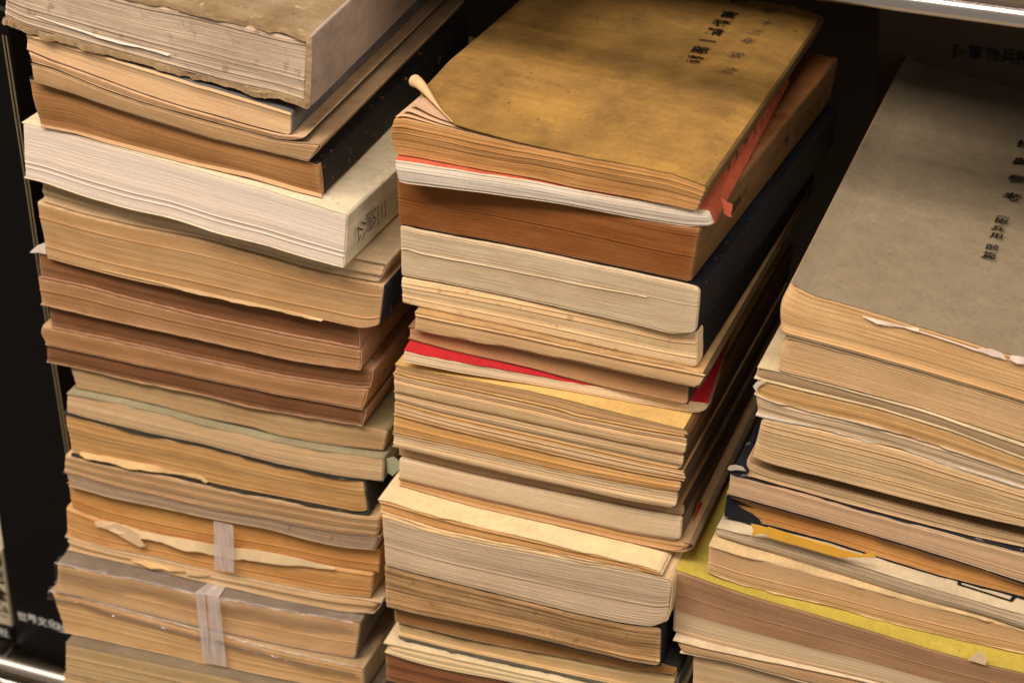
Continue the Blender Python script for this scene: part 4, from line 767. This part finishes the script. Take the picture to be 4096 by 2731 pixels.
glyph('spine_character','説',(-0.1118,0.1303,0.1009),(0.0000,0.0000,-1.0000),(-0.0175,0.9998,0.0000),0.0055,INK,BK['L4'],0.02,1,0)
glyph('spine_character','小',(-0.1115,0.1110,0.1033),(0.0000,0.0000,-1.0000),(-0.0175,0.9998,0.0000),0.0055,INK,BK['L4'],0.02,1,0)
glyph('spine_character','心',(-0.1113,0.1024,0.1031),(0.0000,0.0000,-1.0000),(-0.0175,0.9998,0.0000),0.0055,INK,BK['L4'],0.02,1,0)
CURL=((-0.0695,0.0164,0.1425),(-0.0567,0.0080,0.1366))
FRAME=[(0.2067,0.0055,-0.0608),(0.2067,0.0023,-0.0608),(0.2325,-0.0010,-0.0613),(0.2338,0.0032,-0.0613)]

# ------------------------------------------------------------------ steel wire shelving, shelf boards (the unseen upper one cut to shape shade), black volumes behind
def steel(name, c, rough):
    N = NT(name)
    N.b.inputs['Base Color'].default_value = (*c, 1); N.b.inputs['Metallic'].default_value = 1
    ob = N.n('ShaderNodeTexCoord').outputs['Object']
    nz = N.noise(N.mapping(ob, (30, 300, 300)), 1.0, 3)
    N.l(N.mathn('ADD', N.mathn('MULTIPLY', nz, .12), rough - .05), N.b.inputs['Roughness'])
    return N.m
CHROME = steel('chromed_wire', (.84, .81, .80), .2)
WORN = steel('worn_chrome', (.86, .84, .82), .42)
def rod(name, p, q, r, mat, parent, seg=20):
    P, Q = Vector(p), Vector(q); d = (Q - P).normalized()
    a = d.orthogonal().normalized(); b = d.cross(a)
    V = []; F = []
    for e in (P, Q):
        for k in range(seg):
            t = 2 * math.pi * k / seg; V.append(tuple(e + a * math.cos(t) * r + b * math.sin(t) * r))
    for k in range(seg): F.append((k, (k + 1) % seg, seg + (k + 1) % seg, seg + k))
    V += V[:]                                   # caps on their own points, so that they do not bend the side's shading
    F += [tuple(range(3 * seg - 1, 2 * seg - 1, -1)), tuple(range(3 * seg, 4 * seg))]
    o = mesh_obj(name, V, F, mat, parent)
    for pl in o.data.polygons: pl.use_smooth = len(pl.vertices) == 4
    return o
def box(name, lo, hi, mat, parent=None):
    x0, y0, z0 = lo; x1, y1, z1 = hi
    V = [(x, y, z) for x in (x0, x1) for y in (y0, y1) for z in (z0, z1)]
    F = [(0, 1, 3, 2), (4, 6, 7, 5), (0, 4, 5, 1), (2, 3, 7, 6), (0, 2, 6, 4), (1, 5, 7, 3)]
    return mesh_obj(name, V, F, mat, parent)
def slab(name, quad, depth, mat, parent=None, bev=.0012):
    """upright volume from its four front corners, pushed back into the shelf, front edges softened"""
    q = [Vector(p) for p in quad]; c = sum(q, Vector()) / 4
    inn = [p + (c - p).normalized() * bev * 1.4 for p in q]
    V = [tuple(p) for p in inn] + [(p.x, p.y + bev, p.z) for p in q] + [(p.x, p.y + depth, p.z) for p in q]
    F = [(0, 1, 2, 3)]
    for k in (0, 4):
        F += [(k + i, k + 4 + i, k + 4 + (i + 1) % 4, k + (i + 1) % 4) for i in range(4)]
    F.append((11, 10, 9, 8))
    return mesh_obj(name, V, F, mat, parent)
RAIL_LOW=((-0.4066,0.0550,-0.3353),(-0.3381,0.0550,-0.3336))
RAIL_UP=((0.1274,0.0550,0.1983),(0.1919,0.0550,0.1999))
BLACK=[(-0.3861,0.0750,-0.3352),(-0.3247,0.0750,-0.3443),(-0.3269,0.0750,0.1206),(-0.3777,0.0750,0.1257)]
LINE1=[(-0.3310,0.0750,0.1053),(-0.3295,0.0750,0.0192),(-0.3291,0.0750,-0.0277),(-0.3283,0.0750,-0.1024),(-0.3272,0.0750,-0.1615),(-0.3258,0.0750,-0.3126)]
PALE=[(-0.4243,0.0750,-0.3213),(-0.3882,0.0750,-0.3201),(-0.3864,0.0750,-0.2551),(-0.4211,0.0750,-0.2427)]
PALEB=[(-0.4273,0.0750,-0.3399),(-0.3873,0.0750,-0.3340),(-0.3880,0.0750,-0.3207),(-0.4244,0.0750,-0.3221)]
WORDS=[(-0.3781,0.0750,-0.3071),(-0.3705,0.0750,-0.3071),(-0.3630,0.0750,-0.3071),(-0.3552,0.0750,-0.3070),(-0.3489,0.0750,-0.3084)]
BACKB=[(0.1074,0.2750,0.0384),(0.2391,0.2750,0.0441),(0.2261,0.2750,0.1693),(0.0953,0.2750,0.1672)]
BACKW=[(0.1488,0.2750,0.0905),(0.1570,0.2750,0.0910),(0.1659,0.2750,0.0913),(0.1745,0.2750,0.0919),(0.1827,0.2750,0.0921)]
SHA=[(-0.3947,0.0750,-0.3257)]
# curled paper corner and printed frame
def m1_corner():
    root = BK['M1']
    row = [r_ for r_ in DATA if r_[0] == 'M1'][0]
    T = smooth_curve(np.array(row[4], float) * 1e-4); zb = float(smooth_curve(np.array(row[5], float) * 1e-4)[:, 1].min())
    s0 = T[0, 0]; fs, fy = CURL_FOLD
    def ztop(s): return float(np.interp(s, T[:, 0], T[:, 1])) - zb
    # rolled corner of the cover: a tapering scroll along the fold
    V = []; F = []; n = 16; m = 20
    nx, ny = -1 / fs, -1 / fy; q = math.hypot(nx, ny); nx /= q; ny /= q
    for i in range(n):
        t = i / (n - 1)
        s = fs * t; y = fy * (1 - t)
        z = ztop(s0 + s) + curl_lift(s, y)
        r = .0034 * max(0, 1 - t / .70) + .0003
        for k in range(m):
            w = 4.4 * k / (m - 1) * (1.0 if t < .8 else 1.0)
            rr = r * (1 - .05 * w)
            V.append((s0 + s + nx * rr * math.sin(w), y + ny * rr * math.sin(w), z + rr * (1 - math.cos(w)) + .0001))
    for i in range(n - 1):
        for k in range(m - 1): F.append((i * m + k, i * m + k + 1, (i + 1) * m + k + 1, (i + 1) * m + k))
    smooth_part(mesh_obj('curled_corner', V, F, paper((220, 172, 122), 'torn_paper'), root))
    # a few loose sheets fanned out under the lifted cover
    for k, (h, ls, ly, dx, dy) in enumerate(((.0060, .030, .05, .0058, .0070), (.0040, .028, .045, .0030, .0036), (.0019, .026, .04, .0008, .0008))):
        V = []; F = []; NS, NY = 26, 10
        for j in range(NY):
            y = .11 * (j / (NY - 1)) ** 1.6
            for i in range(NS):
                s = .115 * (i / (NS - 1)) ** 1.2
                wob = vnoise(s * 60, 300 + k, 1.0) * .0005 * (j == 0)
                z = ztop(s0 + s) - .0005 - .00012 * k + curl_lift(s, y, h, ls, ly)
                V.append((s0 + s + dx * math.exp(-s / .02), y + .0002 * k + dy * math.exp(-s / .03) * (1 - j / (NY - 1)) + wob, z))
        for j in range(NY - 1):
            for i in range(NS - 1): F.append((j * NS + i, j * NS + i + 1, (j + 1) * NS + i + 1, (j + 1) * NS + i))
        smooth_part(mesh_obj('loose_page', V, F, paper(((200, 160, 124), (212, 172, 132), (214, 172, 126))[k], 'torn_paper'), root))
m1_corner()
def frame_bar(p, q, w0, w1):
    root = BK['R10']
    P, Q = Vector(p), Vector(q); d = (Q - P).normalized(); n = Vector((-d.y, d.x, 0)).normalized()
    leaf('printed_frame', [P, Q, Q + n * w1, P + n * w0], root, INK, .0001)
f0, f1, f2, f3 = [Vector(p) for p in FRAME]
frame_bar(f1, f2, .0009, .0009); frame_bar(f0, f1, .0016, .0016); frame_bar(f2, f3, .0016, .0016)

shelf_dark = plain_material('dark_painted_board', (0.12, 0.095, 0.07), rough=.7, raw=True)
black_gloss = plain_material('black_slipcase_card', (0.005, 0.0046, 0.005), rough=.35, raw=True, spec=.14)
edge_gold = plain_material('board_edge', (150, 128, 92), rough=.5)
# rack
rack = empty('wire_shelf', (0, .055, -.33))
tag(rack, 'chromed wire shelf with the stacks of old books on it', 'shelf')
zl = RAIL_LOW[0][2] + .0022; zu = RAIL_UP[0][2]
def rk(name, p, q, r, mat=CHROME): 
    o = rod(name, [a - b for a, b in zip(p, rack.location)], [a - b for a, b in zip(q, rack.location)], r, mat, rack); return o
rk('front_rail', (-.75, .055, zl), (.55, .055, zl), .0040, WORN)
rk('front_rail', (-.75, .055, zu), (.60, .055, zu), .0047)
rk('lower_wire', (-.75, .0545, zl - .016), (.55, .0545, zl - .016), .0026)
rk('upper_wire', (-.75, .0562, zu + .018), (.60, .0562, zu + .018), .0026)
for k in range(26):
    x = -.74 + k * .05
    rk('cross_wire', (x, .0545, zl - .0062), (x, .40, zl - .0062), .0022)
lower = box('shelf_board', (-.75, -.03, zl - .045), (.55, .42, zl - .028), shelf_dark); tag(lower, None, None, kind='structure')
Vs = [(x, y, z) for z in (zu + .004, zu + .016) for x, y in ((-.75, .064), (-.02, .064), (-.02, .13), (.12, .13), (.12, .058), (.6, .058), (.6, .42), (-.75, .42))]  # unseen board added over the upper rail, front notched to shape shade below
upper = mesh_obj('upper_shelf_shade_board', Vs, [tuple(range(7, -1, -1)), tuple(range(8, 16))] + [(i, (i + 1) % 8, 8 + (i + 1) % 8, 8 + i) for i in range(8)], shelf_dark); tag(upper, None, None, kind='structure')
back = box('back_wall', (-.9, .40, -.5), (.8, .42, .6), shelf_dark); tag(back, None, None, kind='structure')

bk = slab('slipcase', BLACK, .20, black_gloss); 
root = empty('slipcase_book', BLACK[0]); bk.name = 'case'
bk.parent = root; bk.matrix_parent_inverse = Matrix.Translation(-Vector(BLACK[0]))
tag(root, 'tall black slipcase with white lettering leaning left of the left stack', 'book')
for dx in (0, .0021):
    pts = [Vector(p) for p in LINE1]
    V = []; F = []
    for p in pts: V += [(p.x + dx, p.y - .0003, p.z), (p.x + dx + .0005, p.y - .0003, p.z), (p.x + dx + .0005, p.y + .0004, p.z), (p.x + dx, p.y + .0004, p.z)]
    for i in range(len(pts) - 1):
        for k in range(4): F.append((4 * i + k, 4 * i + (k + 1) % 4, 4 * i + 4 + (k + 1) % 4, 4 * i + 4 + k))
    e = mesh_obj('board_edge', V, F, edge_gold, root); e.matrix_parent_inverse = Matrix.Translation(-Vector(BLACK[0]))
lean = (Vector(BLACK[3]) - Vector(BLACK[0])).normalized(); side = Vector((1, 0, -.03)).normalized()
for ch, w in zip('世界文化社', WORDS):
    glyph('spine_character', ch, (w[0], w[1] - .0006, w[2]), side, lean, .0074, WHITE_INK, root, .02)
pr = empty('book', PALE[0]); tag(pr, 'pale spined book with black brush lettering at the left picture edge', 'book')
pale = plain_material('pale_spine_paper', (196, 176, 140), rough=.6)
for n_, q_, m_ in (('spine', PALE, pale), ('spine_band', PALEB, black_gloss)):
    o = slab(n_, q_, .18, m_); o.parent = pr; o.matrix_parent_inverse = Matrix.Translation(-Vector(PALE[0]))
for i, ch in enumerate('書道全集'):
    f_ = .12 + i * .22
    p = Vector(PALE[1]).lerp(Vector(PALE[2]), 1 - f_) + Vector((-.0065, -.0008, 0))
    glyph('brush_character', ch, p, side, lean, .012, INK, pr, .05)
glyph('spine_character', '社', (SHA[0][0], SHA[0][1] - .0006, SHA[0][2]), side, lean, .0074, WHITE_INK, pr, .015)

bb = empty('storage_box', BACKB[0]); tag(bb, 'dim brown box with dark lettering standing behind the right stack', 'box')
o = slab('box_front', BACKB, .10, plain_material('brown_card', (0.11, 0.08, 0.05), rough=.8, raw=True)); o.parent = bb; o.matrix_parent_inverse = Matrix.Translation(-Vector(BACKB[0]))
for ch, w in zip('陸軍砲兵校', BACKW):
    glyph('printed_character', ch, (w[0], w[1] - .0006, w[2]), (1, 0, 0), (0, 0, 1), .0085, INK, bb, .03)
